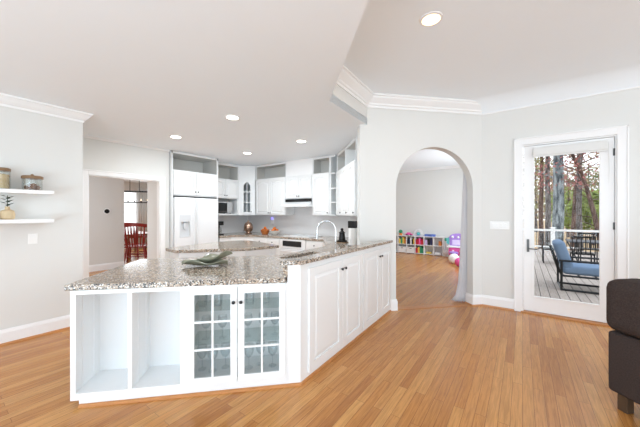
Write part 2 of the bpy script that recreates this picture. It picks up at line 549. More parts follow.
def casing(name, M, x0, x1, z1, w_, d=.022):
    m = MB(M)
    for a, b_ in ((x0-w_, x0), (x1, x1+w_)):
        m.box(a, b_, -d, 0, 0, z1+w_)
        o_ = a if a < x0 else b_-.016
        m.box(o_, o_+.016, -d-.01, -d, 0, z1+w_)
    m.box(x0, x1, -d, 0, z1, z1+w_)
    m.box(x0-w_, x1+w_, -d-.01, -d, z1+w_-.016, z1+w_)
    return struct(m, name, TRIM, bevel=.003)
casing('trim_8', KW, .388, 1.514, 2.03, .085)
DW = frame(0, 4.975, 0, 0)
casing('trim_9', DW, .0, .945, 2.372, .10)
struct(MB().box(.001, .013, 4.976, 5.119, 0, 2.371).box(.933, .944, 4.976, 5.119, 0, 2.371).box(.013, .933, 4.976, 5.119, 2.356, 2.371), 'trim_14', TRIM)
struct(MB(KW).box(.389, .401, -.001, .101, 0, 2.029).box(1.501, 1.513, -.001, .101, 0, 2.029).box(.401, 1.501, -.001, .101, 2.017, 2.029), 'trim_10', TRIM)
struct(MB().box(-.02, .965, 4.93, 5.2, 0, .018), 'trim_11', THRESH)

# ------------------------------------------------------------------ glass door
d1 = bpy.data.objects.new('door_1', None)
COL.objects.link(d1)
d1.location = (.016, 5.0, 0)
d1['kind'] = 'structure'
W_, Z_ = .914, 2.352
MB().plate([(0, .022), (W_, .022), (W_, Z_), (0, Z_)], 0, .045, [[(.114, .235), (.784, .235), (.784, 2.20), (.114, 2.20)]]).build('door_frame', TRIM, d1, bevel=.003)
g = MB()
for a in (0, ):
    g.plate([(.096, .217), (.802, .217), (.802, 2.218), (.096, 2.218)], -.008, 0, [[(.118, .239), (.78, .239), (.78, 2.196), (.118, 2.196)]])
g.build('glazing_bead', TRIM, d1, bevel=.002)
MB().box(.112, .786, .018, .024, .233, 2.202).build('glass_pane', PANE, d1)
h = MB().box(.032, .062, -.010, 0, .855, 1.035).build('handle_plate', PEWTER, d1, bevel=.003)
MB().tube([(.047, -.005, .905), (.047, -.05, .905), (.06, -.055, .905), (.155, -.055, .905)], .008).build('lever', PEWTER, h, smooth=True)
for z in (.32, 1.2, 2.12):
    MB().lathe([(.008, 0), (.008, .09)], (W_+.006, -.010, z)).box(W_-.014, W_+.012, -.006, 0, z, z+.09).build('hinge', PEWTER, d1)
sh = thing('roller_shade', 'white roller shade cassette across the top of the glass door', 'shade', .016, 5.0, 2.2)
MB().box(.10, .85, -.055, -.009, .0, .115).build('cassette', SHADE, sh, bevel=.01)
MB().box(.10, .85, -.05, -.03, -.018, .0).build('bottom_bar', SHADE, sh)
cd = MB()
cd.tube([(.855, -.03, .09), (.862, -.03, -.25), (.855, -.03, -.46), (.845, -.03, -.25), (.85, -.03, .09)], .0035, 6)
cd.build('pull_cord', SHADE, sh)
sw = thing('light_switch', 'wide white switch plate on the right wall between arch and glass door', 'light switch', -.28, 4.975, 1.165)
MB().box(-.12, .12, -.008, 0, 0, .115).build('plate', WHITEC, sw, bevel=.003)
for k in range(4):
    MB().box(-.1+k*.053, -.068+k*.053, -.013, -.008, .028, .088).build('rocker', WHITEC, sw, bevel=.002)
sw = thing('wall_plate', 'small blank white plate low on the left wall under the shelves', 'wall plate', -4.52, .73, 1.055, 90)
MB().box(-.04, .04, -.007, 0, 0, .118).build('plate', WHITEC, sw, bevel=.003)
MB().box(-.017, .017, -.011, -.007, .026, .092).build('insert', WHITEC, sw)
th = thing('thermostat', 'round black thermostat on the grey hall wall beyond the kitchen doorway', 'thermostat', -8.45, 2.68, 1.455, 90)
Rx = Matrix.Rotation(R(90), 4, 'X')
MB().lathe([(.078, 0), (.078, .006), (.07, .008)], seg=24, M=Rx).build('wall_ring', WHITEC, th)
MB().lathe([(.052, .008), (.055, .02), (.05, .028)], seg=24, M=Rx).build('dial', BLACK, th, smooth=True)

# ------------------------------------------------------------------ ceiling lights
def downlight(x, y, z, label, lens, power, col, r_=.075, disk=.15):
    t = thing('recessed_ceiling_light', label, 'ceiling light', x, y, z, 0, 'recessed ceiling lights')
    MB().lathe([(r_, 0), (r_+.022, 0), (r_+.02, -.006), (r_, -.008), (r_, 0)], seg=28, cap=False).build('trim_ring', TRIM, t)
    MB().lathe([(1e-4, -.002), (r_, -.002), (r_, -.004), (1e-4, -.004)], seg=28).build('lens', lens, t)
    l = bpy.data.lights.new('downlight_lamp', 'AREA')
    l.shape = 'DISK'
    l.size = disk
    l.energy = power
    l.color = col
    lo = bpy.data.objects.new('downlight_lamp', l)
    COL.objects.link(lo)
    lo.parent = t
    lo.location = (0, 0, -.012)
for x, y, lab in ((-3.09, 2.36, 'recessed ceiling light over the granite peninsula, largest of the kitchen four'),
                  (-4.63, 2.42, 'recessed ceiling light in front of the fridge and doorway wall'),
                  (-4.66, 3.93, 'recessed ceiling light towards the corner glass-door cabinet, smallest one'),
                  (-3.13, 3.83, 'recessed ceiling light in front of the range hood')):
    downlight(x, y, LOW, lab, LAMPK, DOWNLIGHT, (.90, .96, 1))
downlight(-.64, 2.54, HIGH, 'warm recessed light in the raised ceiling before the arch', LAMP, 5, (1, .95, .88), disk=.09)

# ------------------------------------------------------------------ cabinet helpers (local x right, -y towards the viewer)
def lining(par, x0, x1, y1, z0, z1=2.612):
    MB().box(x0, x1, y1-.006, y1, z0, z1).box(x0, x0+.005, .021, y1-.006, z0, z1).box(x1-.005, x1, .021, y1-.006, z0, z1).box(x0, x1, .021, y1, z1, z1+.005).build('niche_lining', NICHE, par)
def arch_top(x0, x1, z0, z1, rise, n=12):
    if rise <= 0: return [(x0, z0), (x1, z0), (x1, z1), (x0, z1)]
    pts = [(x0, z0), (x1, z0)]
    sh_ = (x1-x0)*.14
    pts.append((x1, z1-rise))
    for k in range(n+1):
        a = k/n
        pts.append((x1-sh_-(x1-x0-2*sh_)*a, z1-rise+rise*math.sin(math.pi*a)**.75))
    pts.append((x0, z1-rise))
    return pts
def knob(par, x, z, y=-.02):
    MB().lathe([(.005, 0), (.005, .012), (.012, .015), (.0145, .021), (.012, .027), (.004, .029)], (0, 0, 0), 12, Matrix.Translation((x, y, z)) @ Rx).build('knob', BLACK, par, smooth=True)
def door(par, x0, x1, z0, z1, arch=0, kn=None, st=.055, name='door'):
    m = MB()
    inner = arch_top(x0+st, x1-st, z0+st, z1-st*.85, arch)
    m.box(x0, x1, -.006, -.001, z0, z1)
    m.plate([(x0, z0), (x1, z0), (x1, z1), (x0, z1)], -.02, -.006, [inner])
    i2 = arch_top(x0+st+.011, x1-st-.011, z0+st+.011, z1-st*.85-.011, arch)
    m.raised(i2, -.0062, -.0185, .026)
    d = m.build(name, CAB, par, bevel=.0015)
    if kn: knob(d, kn[0], kn[1])
    return d
def glass_door(par, x0, x1, z0, z1, cols, rows, kn=None, st=.05, mu=.016, arch=0, glass=None):
    a0, a1, b0, b1 = x0+st, x1-st, z0+st, z1-st
    m = MB()
    m.plate([(x0, z0), (x1, z0), (x1, z1), (x0, z1)], -.02, -.001, [arch_top(a0, a1, b0, b1, arch)])
    for k in range(1, cols):
        c = a0+(a1-a0)*k/cols
        m.box(c-mu/2, c+mu/2, -.018, -.006, b0, b1)
    for k in range(1, rows):
        c = b0+(b1-b0)*k/rows
        m.box(a0, a1, -.0175, -.0065, c-mu/2, c+mu/2)
    d = m.build('door', CAB, par, bevel=.0015)
    MB().box(a0-.004, a1+.004, -.0055, -.0035, b0-.004, b1+.004).build('glass', glass or CABGLASS, d)
    if kn: knob(d, kn[0], kn[1])
    return d

# ------------------------------------------------------------------ peninsula
PB = (-2.656, .62)                    # left front corner, fronts face the camera at 45 degrees
oc = thing('open_cabinet', 'white open two-bay cabinet without doors at the left end of the peninsula', 'cabinet', PB[0], PB[1], 0, 45)
L1, L2, ZT, DP = .778, 1.564, .84, .32
m = MB()
m.box(0, .02, .02, .33, .045, ZT)
m.box(L1-.02, L1, .02, .33, .045, ZT)
m.box(.385, .405, .02, DP, .045, ZT)
m.box(.02, L1-.02, DP, DP+.012, .045, ZT)
m.box(.02, L1-.02, .02, DP, .072, .09)
m.box(.02, L1-.02, .02, .33, ZT-.02, ZT)
m.build('carcass', CAB, oc)
m = MB()
m.plate([(0, .045), (L1, .045), (L1, ZT), (0, ZT)], 0, .02, [[(.036, .095), (.378, .095), (.378, ZT-.03), (.036, ZT-.03)], [(.408, .095), (L1-.035, .095), (L1-.035, ZT-.03), (.408, ZT-.03)]])
m.build('face_frame', CAB, oc, bevel=.002)
MB().box(.055, L1, .004, .33, 0, .045).build('plinth', CAB, oc)
for x in (.02, .405):
    for y in (.10, .24):
        MB().box(x, x+.004, y, y+.015, .09, ZT-.02).build('shelf_standard', CAB, oc)
gc = thing('glass_door_cabinet', 'white cabinet with two six-pane glass doors in the peninsula front', 'cabinet', PB[0], PB[1], 0, 45)
m = MB()
m.box(L1, L1+.02, .02, .33, .045, ZT)
m.box(L2-.02, L2, .02, .33, .045, ZT)
m.box(L1+.02, L2-.02, DP, DP+.012, .045, ZT)
m.box(L1+.02, L2-.02, .02, DP, .09, .108)
m.box(L1+.02, L2-.02, .02, .33, ZT-.02, ZT)
m.build('carcass', CAB, gc)
MB().plate([(L1, .045), (L2, .045), (L2, ZT), (L1, ZT)], 0, .02, [[(L1+.035, .11), (L2-.035, .11), (L2-.035, ZT-.035), (L1+.035, ZT-.035)]]).build('face_frame', CAB, gc, bevel=.002)
MB().box(L1, L2, .004, .33, 0, .045).build('plinth', CAB, gc)
xm = (L1+L2)/2-.002
glass_door(gc, L1+.022, xm-.003, .088, ZT-.015, 2, 3, (xm-.028, .71))
glass_door(gc, xm+.003, L2-.022, .088, ZT-.015, 2, 3, (xm+.028, .71))
SH1, SH2 = .36, .625
for z in (SH1, SH2):
    MB().box(L1+.021, L2-.021, .05, DP-.002, z, z+.008).build('glass_shelf', SHELFGLASS, gc)
def stem(x, y, z, label, grp, k=1.0):
    q = frame(PB[0], PB[1], 0, 45) @ Vector((x, y, 0))
    t = thing('wine_glass', label, 'wine glass', q.x, q.y, z, 0, grp)
    MB().lathe([(1e-4, 0), (.034*k, .001), (.03*k, .004), (.005, .009), (.0038, .03), (.0038, .085*k)], seg=18).build('stem', WARE, t, smooth=True)
    MB().lathe([(.004, .085*k), (.02*k, .095*k), (.036*k, .12*k), (.041*k, .15*k), (.036*k, .195*k), (.0345*k, .195*k), (.039*k, .15*k), (.034*k, .12*k), (.018*k, .097*k), (1e-4, .09*k)], seg=18).build('bowl', WARE, t, smooth=True)
onames = ['first', 'second', 'third', 'fourth', 'fifth', 'sixth', 'seventh']
for i, x in enumerate((.865, .955, 1.05, 1.245, 1.34, 1.44)):
    stem(x, .13 if i % 2 else .17, .109, 'clear wine glass on the bottom of the glass-door cabinet, %s from the left' % onames[i], 'stemware on the cabinet bottom')
for i, x in enumerate((.90, 1.03, 1.235, 1.36, 1.46)):
    stem(x, .15, SH1+.0085, 'clear wine glass on the lower glass shelf, %s from the left' % onames[i], 'stemware on the lower glass shelf', .95)
for i, x in enumerate((.87, .99, 1.25, 1.38)):
    q = frame(PB[0], PB[1], 0, 45) @ Vector((x, .16, 0))
    o = MB().lathe([(1e-4, 0), (.034, 0), (.04, .10), (.038, .10), (.032, .006), (1e-4, .006)], seg=18).build('tumbler', WARE, None, smooth=True, loc=(q.x, q.y, SH2+.0085))
    tag(o, 'clear tumbler on the upper glass shelf, %s from the left' % onames[i], 'glass', 'tumblers on the upper glass shelf')

# tall outer cabinets under the raised ledge
K0, K1, K2 = (-1.55, 1.726), (-1.478, 1.798), (-1.548, 3.905)
ang = math.degrees(math.atan2(K2[1]-K1[1], K2[0]-K1[0]))
LP = math.hypot(K2[0]-K1[0], K2[1]-K1[1])
half = 1.155
PX = frame(K1[0], K1[1], 0, ang)
def pw(lx, ly):
    q = PX @ Vector((lx, ly, 0))
    return (q.x, q.y)
iPX = PX.inverted()
k0l = iPX @ Vector((K0[0], K0[1], 0))
u1 = thing('base_cabinet', 'white two-door cabinet of the peninsula side, nearer the camera', 'cabinet', K1[0], K1[1], 0, ang, 'peninsula side cabinets')
MB().prism([(0, 0), (half, 0), (half, .11), (.06, .11), (k0l.x, k0l.y+.006)], .0, .983).box(.28, half, .11, .5, 0, .838).build('body', CAB, u1)
door(u1, .10, .672, .055, .935, 0, (.640, .845), st=.075)
door(u1, .678, half-.012, .055, .935, 0, (.710, .845), st=.075)
u2 = thing('base_cabinet', 'white two-door cabinet of the peninsula side, beside the arch', 'cabinet', K1[0], K1[1], 0, ang, 'peninsula side cabinets')
MB().prism([(half+.001, 0), (LP, 0), (LP-.125, .11), (half+.001, .11)], 0, .983).prism([(half+.001, .11), (LP-.13, .11), (LP-.54, .5), (half+.001, .5)], 0, .838).build('body', CAB, u2)
door(u2, half+.02, 1.672, .055, .935, 0, (1.642, .845), st=.07)
door(u2, 1.678, LP-.04, .055, .935, 0, (1.708, .845), st=.07)
struct(MB().sweep([P_(.06, .0, frame(PB[0], PB[1], 0, 45)), (K0[0], K0[1]), K1, K2], [(0, 0), (.016, 0), (.014, .014), (0, .02)]), 'trim_12', THRESH)

# counters
sink_hole = [(-2.33, 2.42), (-1.99, 2.42), (-1.99, 3.08), (-2.33, 3.08)]
ct = MB().prism([(-2.70, .596), (-1.555, 1.70), (-1.60, 1.775), (-1.618, 2.0), (-1.69, 3.76), (-1.882, 3.58), (-1.99, 3.688), (-1.665, 4.01), (-3.055, 5.405), (-6.385, 5.405), (-6.385, 3.975), (-5.66, 3.975), (-5.66, 4.30), (-5.30, 4.66), (-3.25, 4.66), (-2.55, 3.75), (-2.46, 2.62), (-3.55, 1.45)], ZT, ZT+.042, [sink_hole])
ct = ct.build('granite_countertop', GRAN, bevel=.006)
tag(ct, 'speckled beige granite worktop running from the peninsula around the kitchen', 'countertop')
e_ = Vector((r2, r2))
lg = thing('granite_ledge', 'raised granite ledge over the white peninsula side cabinets', 'ledge', 0, 0, 0)
MB().prism([(-1.580, 1.662), (-1.452, 1.787), (-1.520, 3.945), (-1.662, 3.80), (-1.60, 1.90), (-1.655, 1.745)], .983, 1.017).build('cap', GRAN, lg, bevel=.006)
MB().prism([(K0[0]-.004, K0[1]+.0), (K0[0]-.030, K0[1]-.026), (K0[0]-.095, K0[1]+.04), (-1.612, 1.86), (-1.668, 3.78), (-1.66, 3.795), pw(LP-.14, .113), pw(.07, .113)], ZT+.0425, .983).build('riser', GRAN, lg)
sk = thing('sink', 'stainless undermount sink let into the granite behind the ledge', 'sink', -2.16, 2.75, ZT)
MB().prism([(-.20, -.37), (.20, -.37), (.20, .37), (-.20, .37)], -.012, -.001, [[(-.178, -.348), (.178, -.348), (.178, .348), (-.178, .348)]]).build('rim', STEEL, sk)
m = MB()
for z0, z1, k in ((0, 0, 0),):
    m.add([(-.178, -.348, -.003), (.178, -.348, -.003), (.178, .348, -.003), (-.178, .348, -.003), (-.16, -.33, -.2), (.16, -.33, -.2), (.16, .33, -.2), (-.16, .33, -.2)],
          [(0, 1, 5, 4), (1, 2, 6, 5), (2, 3, 7, 6), (3, 0, 4, 7), (4, 5, 6, 7)])
m.build('basin', STEEL, sk)
CT = ZT+.0425
fa = thing('faucet', 'tall chrome gooseneck faucet behind the granite ledge', 'faucet', -1.90, 3.0, CT)
MB().lathe([(.028, 0), (.028, .008), (.02, .014), (.017, .07)], seg=16).build('base', CHROME, fa, smooth=True)
pts = [(0, 0, .06), (0, 0, .31)]+[(-.115+.115*math.cos(a), -.035+.035*math.cos(a), .31+.115*math.sin(a)) for a in [math.pi*k/12 for k in range(1, 13)]]+[(-.232, -.071, .26)]
MB().tube(pts, .0105, 10).build('spout', CHROME, fa, smooth=True)
MB().tube([(-.232, -.071, .265), (-.236, -.072, .19)], [.015, .017], 12).build('spray_head', STEEL, fa, smooth=True)
MB().tube([(.0, .018, .05), (.0, .05, .055), (.01, .085, .085)], [.009, .007, .005], 8).build('lever', CHROME, fa, smooth=True)

# ------------------------------------------------------------------ kitchen island
ISL = [(-4.36, 2.12), (-3.99, 2.07), (-3.36, 2.83), (-3.23, 3.38), (-4.12, 3.64), (-4.43, 3.58), (-4.55, 3.15)]
cx, cy = sum(p[0] for p in ISL)/7, sum(p[1] for p in ISL)/7
def inset(k): return [(cx+(a-cx)*k, cy+(b-cy)*k) for a, b in ISL]
isl = thing('kitchen_island', 'white kitchen island with panelled sides standing before the fridge', 'island', cx, cy, 0)
sh0 = lambda P: [(a-cx, b-cy) for a, b in P]
MB().prism(sh0(inset(.93)), .0, .838).build('body', CAB, isl)
bodyp = sh0(inset(.93))
for i in range(7):
    a, b_ = Vector(bodyp[i]), Vector(bodyp[(i+1) % 7])
    ln = (b_-a).length
    an = math.degrees(math.atan2(b_.y-a.y, b_.x-a.x))
    if ln > .42:
        m = MB(frame(a.x, a.y, 0, an))
        m.plate([(.0, .1), (ln, .1), (ln, .836), (.0, .836)], -.016, -.001, [[(.07, .16), (ln-.07, .16), (ln-.07, .775), (.07, .775)]])
        m.build('panel_frame', CAB, isl, bevel=.002)
o = MB().prism(sh0(ISL), ZT, ZT+.042).build('granite_island_top', GRAN, bevel=.006, loc=(cx, cy, 0))
tag(o, 'small granite top lying on the white kitchen island', 'countertop')

# ------------------------------------------------------------------ fridge and its tall surround
FX = -5.68
fs = thing('fridge_surround', 'white cabinet surround with two arched doors above the fridge', 'cabinet', FX, 2.885, 0, 90)
FW = 1.06
m = MB()
m.box(0, .025, 0, .70, 0, 2.655).box(FW-.03, FW, 0, .70, 0, 2.655)
m.box(.025, FW-.03, .0, .68, 1.765, 1.785).box(.025, FW-.03, .0, .70, 2.26, 2.285)
m.box(.025, FW-.03, .02, .68, 1.785, 2.26)
m.box(0, FW, 0, .02, 2.615, 2.655)
m.build('carcass', CAB, fs)
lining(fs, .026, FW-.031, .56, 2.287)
door(fs, .03, .515, 1.79, 2.255, .045, (.487, 1.855))
door(fs, .521, FW-.035, 1.79, 2.255, .045, (.549, 1.855))
fr = thing('refrigerator', 'white side-by-side refrigerator with a water dispenser in its left door', 'refrigerator', FX, 2.885, 0, 90)
f0, f1, FT = .035, FW-.04, 1.73
MB().box(f0, f1, .0, .66, .02, FT-.01).build('body', APPL, fr)
fm = f0+.43
m = MB().plate([(f0, .06), (fm-.004, .06), (fm-.004, FT), (f0, FT)], -.06, -.004, [[(f0+.11, .93), (fm-.12, .93), (fm-.12, 1.26), (f0+.11, 1.26)]])
dl = m.build('door', APPL, fr, bevel=.012)
MB().box(fm+.004, f1, -.06, -.004, .06, FT).build('door', APPL, fr, bevel=.012)
dd = MB().plate([(f0+.095, .91), (fm-.105, .91), (fm-.105, 1.37), (f0+.095, 1.37)], -.066, -.058, [[(f0+.118, .94), (fm-.128, .94), (fm-.128, 1.23), (f0+.118, 1.23)]])
dd.box(f0+.11, fm-.12, -.02, -.006, .93, 1.26)
dd.build('water_dispenser', APPLG, dl, bevel=.003)
MB().box(f0+.19, f0+.24, -.045, -.02, 1.08, 1.2).build('dispenser_paddle', APPLG, dl)
for x in (fm-.035, fm+.035):
    m = MB().tube([(x, -.062, .55), (x, -.10, .58), (x, -.10, 1.62), (x, -.062, 1.65)], .012, 8)
    m.build('handle', APPL, dl if x < fm else fr, smooth=True)
MB().box(f0, f1, -.0, .1, 0, .06).build('kick_grille', APPLG, fr)
MB().box(f0, f1, -.01, .3, FT-.009, FT+.02).build('gap_shade_strip', GAPBLACK, fr)  # black strip painting the shade in the gap above the fridge

# ------------------------------------------------------------------ upper cabinets
def upper(name, label, x, y, deg, w_, z0, z1, dep, doors, arch=.04, niche=True, knz=.06, single='r', cat='cabinet', g=None):
    t = thing(name, label, cat, x, y, 0, deg, g)
    m = MB().box(0, w_, 0, dep, z0, z1)
    if niche:
        m.box(0, .022, 0, dep, z1, 2.655).box(w_-.022, w_, 0, dep, z1, 2.655).box(.022, w_-.022, 0, .02, 2.612, 2.655)
    m.box(0, w_, -.012, 0, z1-.004, z1+.016)
    m.build('body', CAB, t)
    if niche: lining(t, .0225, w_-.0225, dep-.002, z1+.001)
    n = doors
    dw = (w_-.03)/n
    for k in range(n):
        a, b_ = .015+k*dw+.003, .015+(k+1)*dw-.003
        if n == 2: kx = b_-.028 if k == 0 else a+.028
        else: kx = b_-.03
        door(t, a, b_, z0+.015, z1-.012, arch, (kx, z0+knz))
    return t
ZB, ZC = 1.355, 2.275
# left run above the microwave
UL = -6.03
ul = thing('upper_cabinet', 'small white two-door upper cabinet over the microwave nook', 'cabinet', UL, 3.955, 0, 90)
wl = .85
m = MB()
m.box(0, wl, 0, .355, 1.775, ZC-.01)
m.box(0, .02, 0, .355, ZB, 1.775).box(wl-.045, wl, 0, .355, ZB, 1.775).box(.02, wl-.045, 0, .355, ZB, ZB+.04)
m.box(0, .022, 0, .355, ZC-.01, 2.655).box(wl-.022, wl, 0, .355, ZC-.01, 2.655).box(.022, wl-.022, 0, .02, 2.60, 2.655)
m.build('body', CAB, ul)
lining(ul, .0225, wl-.0225, .353, ZC-.009, 2.599)
door(ul, .02, wl/2-.003, 1.79, ZC-.025, .035, (wl/2-.03, 1.85))
door(ul, wl/2+.003, wl-.02, 1.79, ZC-.025, .035, (wl/2+.03, 1.85))
mw = thing('microwave', 'black and steel microwave inside the nook under the small upper cabinet', 'microwave', UL+.0, 4.0, ZB+.041, 90)
MB().box(0, .62, .03, .34, .012, .30).build('case', STEEL, mw, bevel=.006)
MB().box(.01, .45, .014, .029, .06, .27).build('door', BLACK, mw)
MB().box(.46, .61, .016, .029, .03, .285).build('control_panel', STEEL, mw)
MB().box(.01, .45, .012, .029, .02, .055).build('lower_trim', GAPBLACK, mw)
for x in (.03, .57):
    for yy in (.05, .3): MB().box(x, x+.025, yy, yy+.025, 0, .012).build('foot', BLACK, mw)
# corner cabinet with glass door
Cx, Cy = -6.03, 4.808
cw = .41
cc = thing('corner_cabinet', 'white corner upper cabinet with a narrow arched glass door', 'cabinet', Cx, Cy, 0, 45)
m = MB()
cw2 = cw
Mi = frame(Cx, Cy, 0, 45).inverted()
def cl(x, y):
    q = Mi @ Vector((x, y, 0))
    return (q.x, q.y)
outer = [(0, .021), (cw, .021), cl(Cx+cw*r2, 5.40), cl(-6.385, 5.40), cl(-6.385, Cy)]
m.prism(outer, ZB, ZB+.03).prism(outer, 2.27, 2.655)
m.plate([(0, ZB), (cw, ZB), (cw, 2.655), (0, 2.655)], 0, .02, [[(.08, ZB+.04), (cw-.08, ZB+.04), (cw-.08, 2.26), (.08, 2.26)]])
bx0 = cl(-6.385, 5.40)
m.build('body', CAB, cc)
MB().prism([cl(-6.384, 5.39), cl(-6.36, 5.39), cl(-6.36, Cy+.02), cl(-6.384, Cy+.02)], ZB+.03, 2.27).prism([cl(-6.36, 5.39), cl(Cx+cw*r2, 5.39), cl(Cx+cw*r2, 5.37), cl(-6.36, 5.37)], ZB+.03, 2.27).build('back_panel', CAB, cc)
for z in (1.68, 1.98):
    MB().prism([(.02, .022), (cw-.02, .022), cl(Cx+cw*r2-.02, 5.36), cl(-6.35, 5.36), cl(-6.35, Cy+.03)], z, z+.015).build('shelf', CAB, cc)
glass_door(cc, .07, cw-.07, ZB+.03, 2.27, 2, 3, (cw-.095, ZB+.09), st=.05, mu=.016, arch=.07)
# back run
BY = 5.12
upper('upper_cabinet', 'wide white two-door upper cabinet left of the range hood', -5.735, BY, 0, 1.075, ZB, ZC, .295, 2)
upper('upper_cabinet', 'short white two-door cabinet directly above the range hood', -4.655, BY, 0, .79, 1.745, ZC, .295, 2, .03, niche=False)
o = struct(MB().box(-4.655, -3.865, BY+.0, 5.42, ZC+.017, LOW), 'wall_soffit', TRIM)
upper('upper_cabinet', 'single-door white upper cabinet right of the range hood', -3.86, BY, 0, .475, ZB, ZC, .295, 1)
hd = thing('range_hood', 'white under-cabinet range hood with a black vent strip', 'range hood', -4.66, BY, 1.555)
MB().prism([(0, 0), (.78, 0), (.78, .29), (0, .29)], .11, .185).build('housing', APPL, hd)
m = MB()
m.add([(-.02, -.19, 0), (.80, -.19, 0), (.80, .29, 0), (-.02, .29, 0), (-.02, -.19, .035), (.80, -.19, .035), (.76, -.02, .115), (.02, -.02, .115), (.80, .29, .115), (-.02, .29, .115)],
      [(0, 1, 2, 3), (0, 1, 5, 4), (4, 5, 6, 7), (1, 2, 8, 6, 5), (0, 4, 7, 9, 3), (2, 3, 9, 8), (6, 8, 9, 7)])
m.build('canopy', APPL, hd)
MB().box(.0, .78, -.03, -.001, .118, .185).build('vent_strip', BLACK, hd)
# open end shelves between back run and the diagonal run
es = thing('open_shelf_unit', 'narrow open corner shelf unit between the upper cabinets by the faucet', 'shelf', -3.38, BY, 0)
m = MB()
m.box(0, .02, 0, .29, ZB, 2.655).box(.02, .17, .27, .29, ZB, 2.655)
m.build('side_panel', CAB, es)
for z in (ZB, 1.63, 1.93, ZC-.02):
    MB().box(.02, .13, 0, .27, z, z+.02).build('shelf', CAB, es)
MB().box(.02, .12, 0, .02, 2.612, 2.655).build('top_rail', CAB, es)
# diagonal run on the wall behind the arch
ud = upper('upper_cabinet', 'tall white upper cabinet of the angled run beside the arch wall', -3.235, BY+.03, -45, 1.42, ZB, ZC, .31, 3)
MB().box(.70, .72, 0, .31, ZC, 2.655).build('divider', CAB, ud)

# ------------------------------------------------------------------ base cabinets of the kitchen
bl = thing('base_cabinet', 'white angled base cabinet in the corner beside the fridge', 'cabinet', 0, 0, 0)
MB().prism([(-6.38, 3.99), (-5.69, 3.99), (-5.69, 4.31), (-5.315, 4.69), (-5.315, 5.40), (-6.38, 5.40)], .0, .838).build('body', CAB, bl)
bb1 = thing('base_cabinet', 'white drawer base cabinet left of the built-in oven', 'cabinet', -5.31, 4.69, 0)
MB().box(0, .86, 0, .70, 0, .838).build('body', CAB, bb1)
for a, b_ in ((.02, .42), (.44, .84)):
    m = MB().box(a, b_, -.02, -.001, .66, .815).build('drawer', CAB, bb1, bevel=.004)
    knob(m, (a+b_)/2, .74)
    door(bb1, a, b_, .1, .64, 0, (b_-.04 if a < .2 else a+.04, .56))
ov = thing('oven', 'white built-in oven with a black control panel under the counter', 'oven', -4.445, 4.69, 0)
MB().box(0, .74, 0, .68, .0, .838).build('body', APPL, ov)
MB().box(.0, .74, -.025, -.001, .635, .835).build('control_fascia', APPL, ov, bevel=.004)
MB().box(.10, .63, -.03, -.026, .68, .80).build('control_panel', BLACK, ov)
od = MB().box(.0, .74, -.03, -.001, .10, .62).build('door', APPL, ov, bevel=.004)
MB().box(.12, .62, -.034, -.031, .2, .50).build('door_window', BLACK, od)
MB().tube([(.08, -.03, .575), (.09, -.065, .575), (.65, -.065, .575), (.66, -.03, .575)], .011).build('handle', APPL, od, smooth=True)
bb2 = thing('base_cabinet', 'white drawer base cabinet in the corner right of the oven', 'cabinet', 0, 0, 0)
MB().prism([(-3.70, 4.69), (-3.24, 4.69), (-2.56, 3.81), (-2.08, 3.78), (-1.72, 4.02), (-3.06, 5.39), (-3.70, 5.39)], 0, .838).build('body', CAB, bb2)
m = MB().box(-3.68, -3.27, 4.67, 4.689, .66, .815).build('drawer', CAB, bb2, bevel=.004)
knob(m, -3.47, .74, 4.67)
door_ = MB().box(-3.68, -3.27, 4.67, 4.689, .1, .64).build('door', CAB, bb2, bevel=.004)
sb = thing('sink_base_cabinet', 'white sink base cabinet under the granite facing into the kitchen', 'cabinet', 0, 0, 0)
MB().box(-2.47, -2.44, 2.64, 3.6, 0, .838).build('front_panel', CAB, sb)
MB().prism([(-2.5, 2.63), (-3.5, 1.47), (-3.24, 1.21), (-2.2, 2.25)], 0, .838).build('return_panel', CAB, sb)
ck = thing('cooktop', 'white flat cooktop set in the granite under the range hood', 'cooktop', -4.44, 4.78, CT)
MB().box(0, .74, 0, .5, 0, .012).build('surface', APPL, ck, bevel=.003)
for x, y, r_ in ((.2, .14, .09), (.54, .14, .075), (.2, .36, .075), (.54, .36, .09)):
    MB().lathe([(r_, .0005), (r_, .004), (r_-.012, .005), (1e-4, .004)], (x, y, .012), 20).build('burner', APPLG, ck)

# ------------------------------------------------------------------ things on the kitchen counters
cm = thing('coffee_maker', 'black coffee maker on the counter just right of the fridge', 'coffee maker', -6.0, 4.15, CT, 90)
MB().box(-.09, .09, -.13, .12, 0, .03).box(-.09, .09, .03, .12, .03, .31).box(-.09, .09, -.12, .12, .235, .33).build('body', BLACK, cm, bevel=.01)
MB().lathe([(.06, 0), (.068, .05), (.062, .13), (.05, .15), (.048, .15), (.058, .12), (.062, .05), (1e-4, .006)], (0, -.05, .032), 18).build('carafe', JARGLASS, cm, smooth=True)
ur = thing('coffee_urn', 'shiny copper coffee urn with a lid on the corner counter', 'urn', -5.72, 4.86, CT)
MB().lathe([(.085, 0), (.09, .012), (.06, .03), (.055, .045), (.10, .08), (.118, .15), (.105, .23), (.085, .255)], seg=24).build('body', COPPER, ur, smooth=True)
MB().lathe([(.088, .255), (.08, .275), (.04, .30), (.014, .306), (.012, .318), (.02, .33), (.012, .345), (1e-4, .347)], seg=24).build('lid', COPPER, ur, smooth=True)
for s in (-1, 1):
    MB().tube([(s*.105, 0, .1), (s*.15, 0, .12), (s*.155, 0, .18), (s*.10, 0, .215)], .008).build('handle', COPPER, ur, smooth=True)
MB().tube([(.0, -.1, .10), (.0, -.15, .10), (.0, -.155, .075)], .01).build('spigot', STEEL, ur, smooth=True)
pf = thing('air_freshener', 'small white plug-in with a violet glow on the back wall', 'plug-in', -5.42, 5.42, 1.14)
MB().box(-.028, .028, -.04, 0, -.02, .10).build('body', WHITEC, pf, bevel=.01)
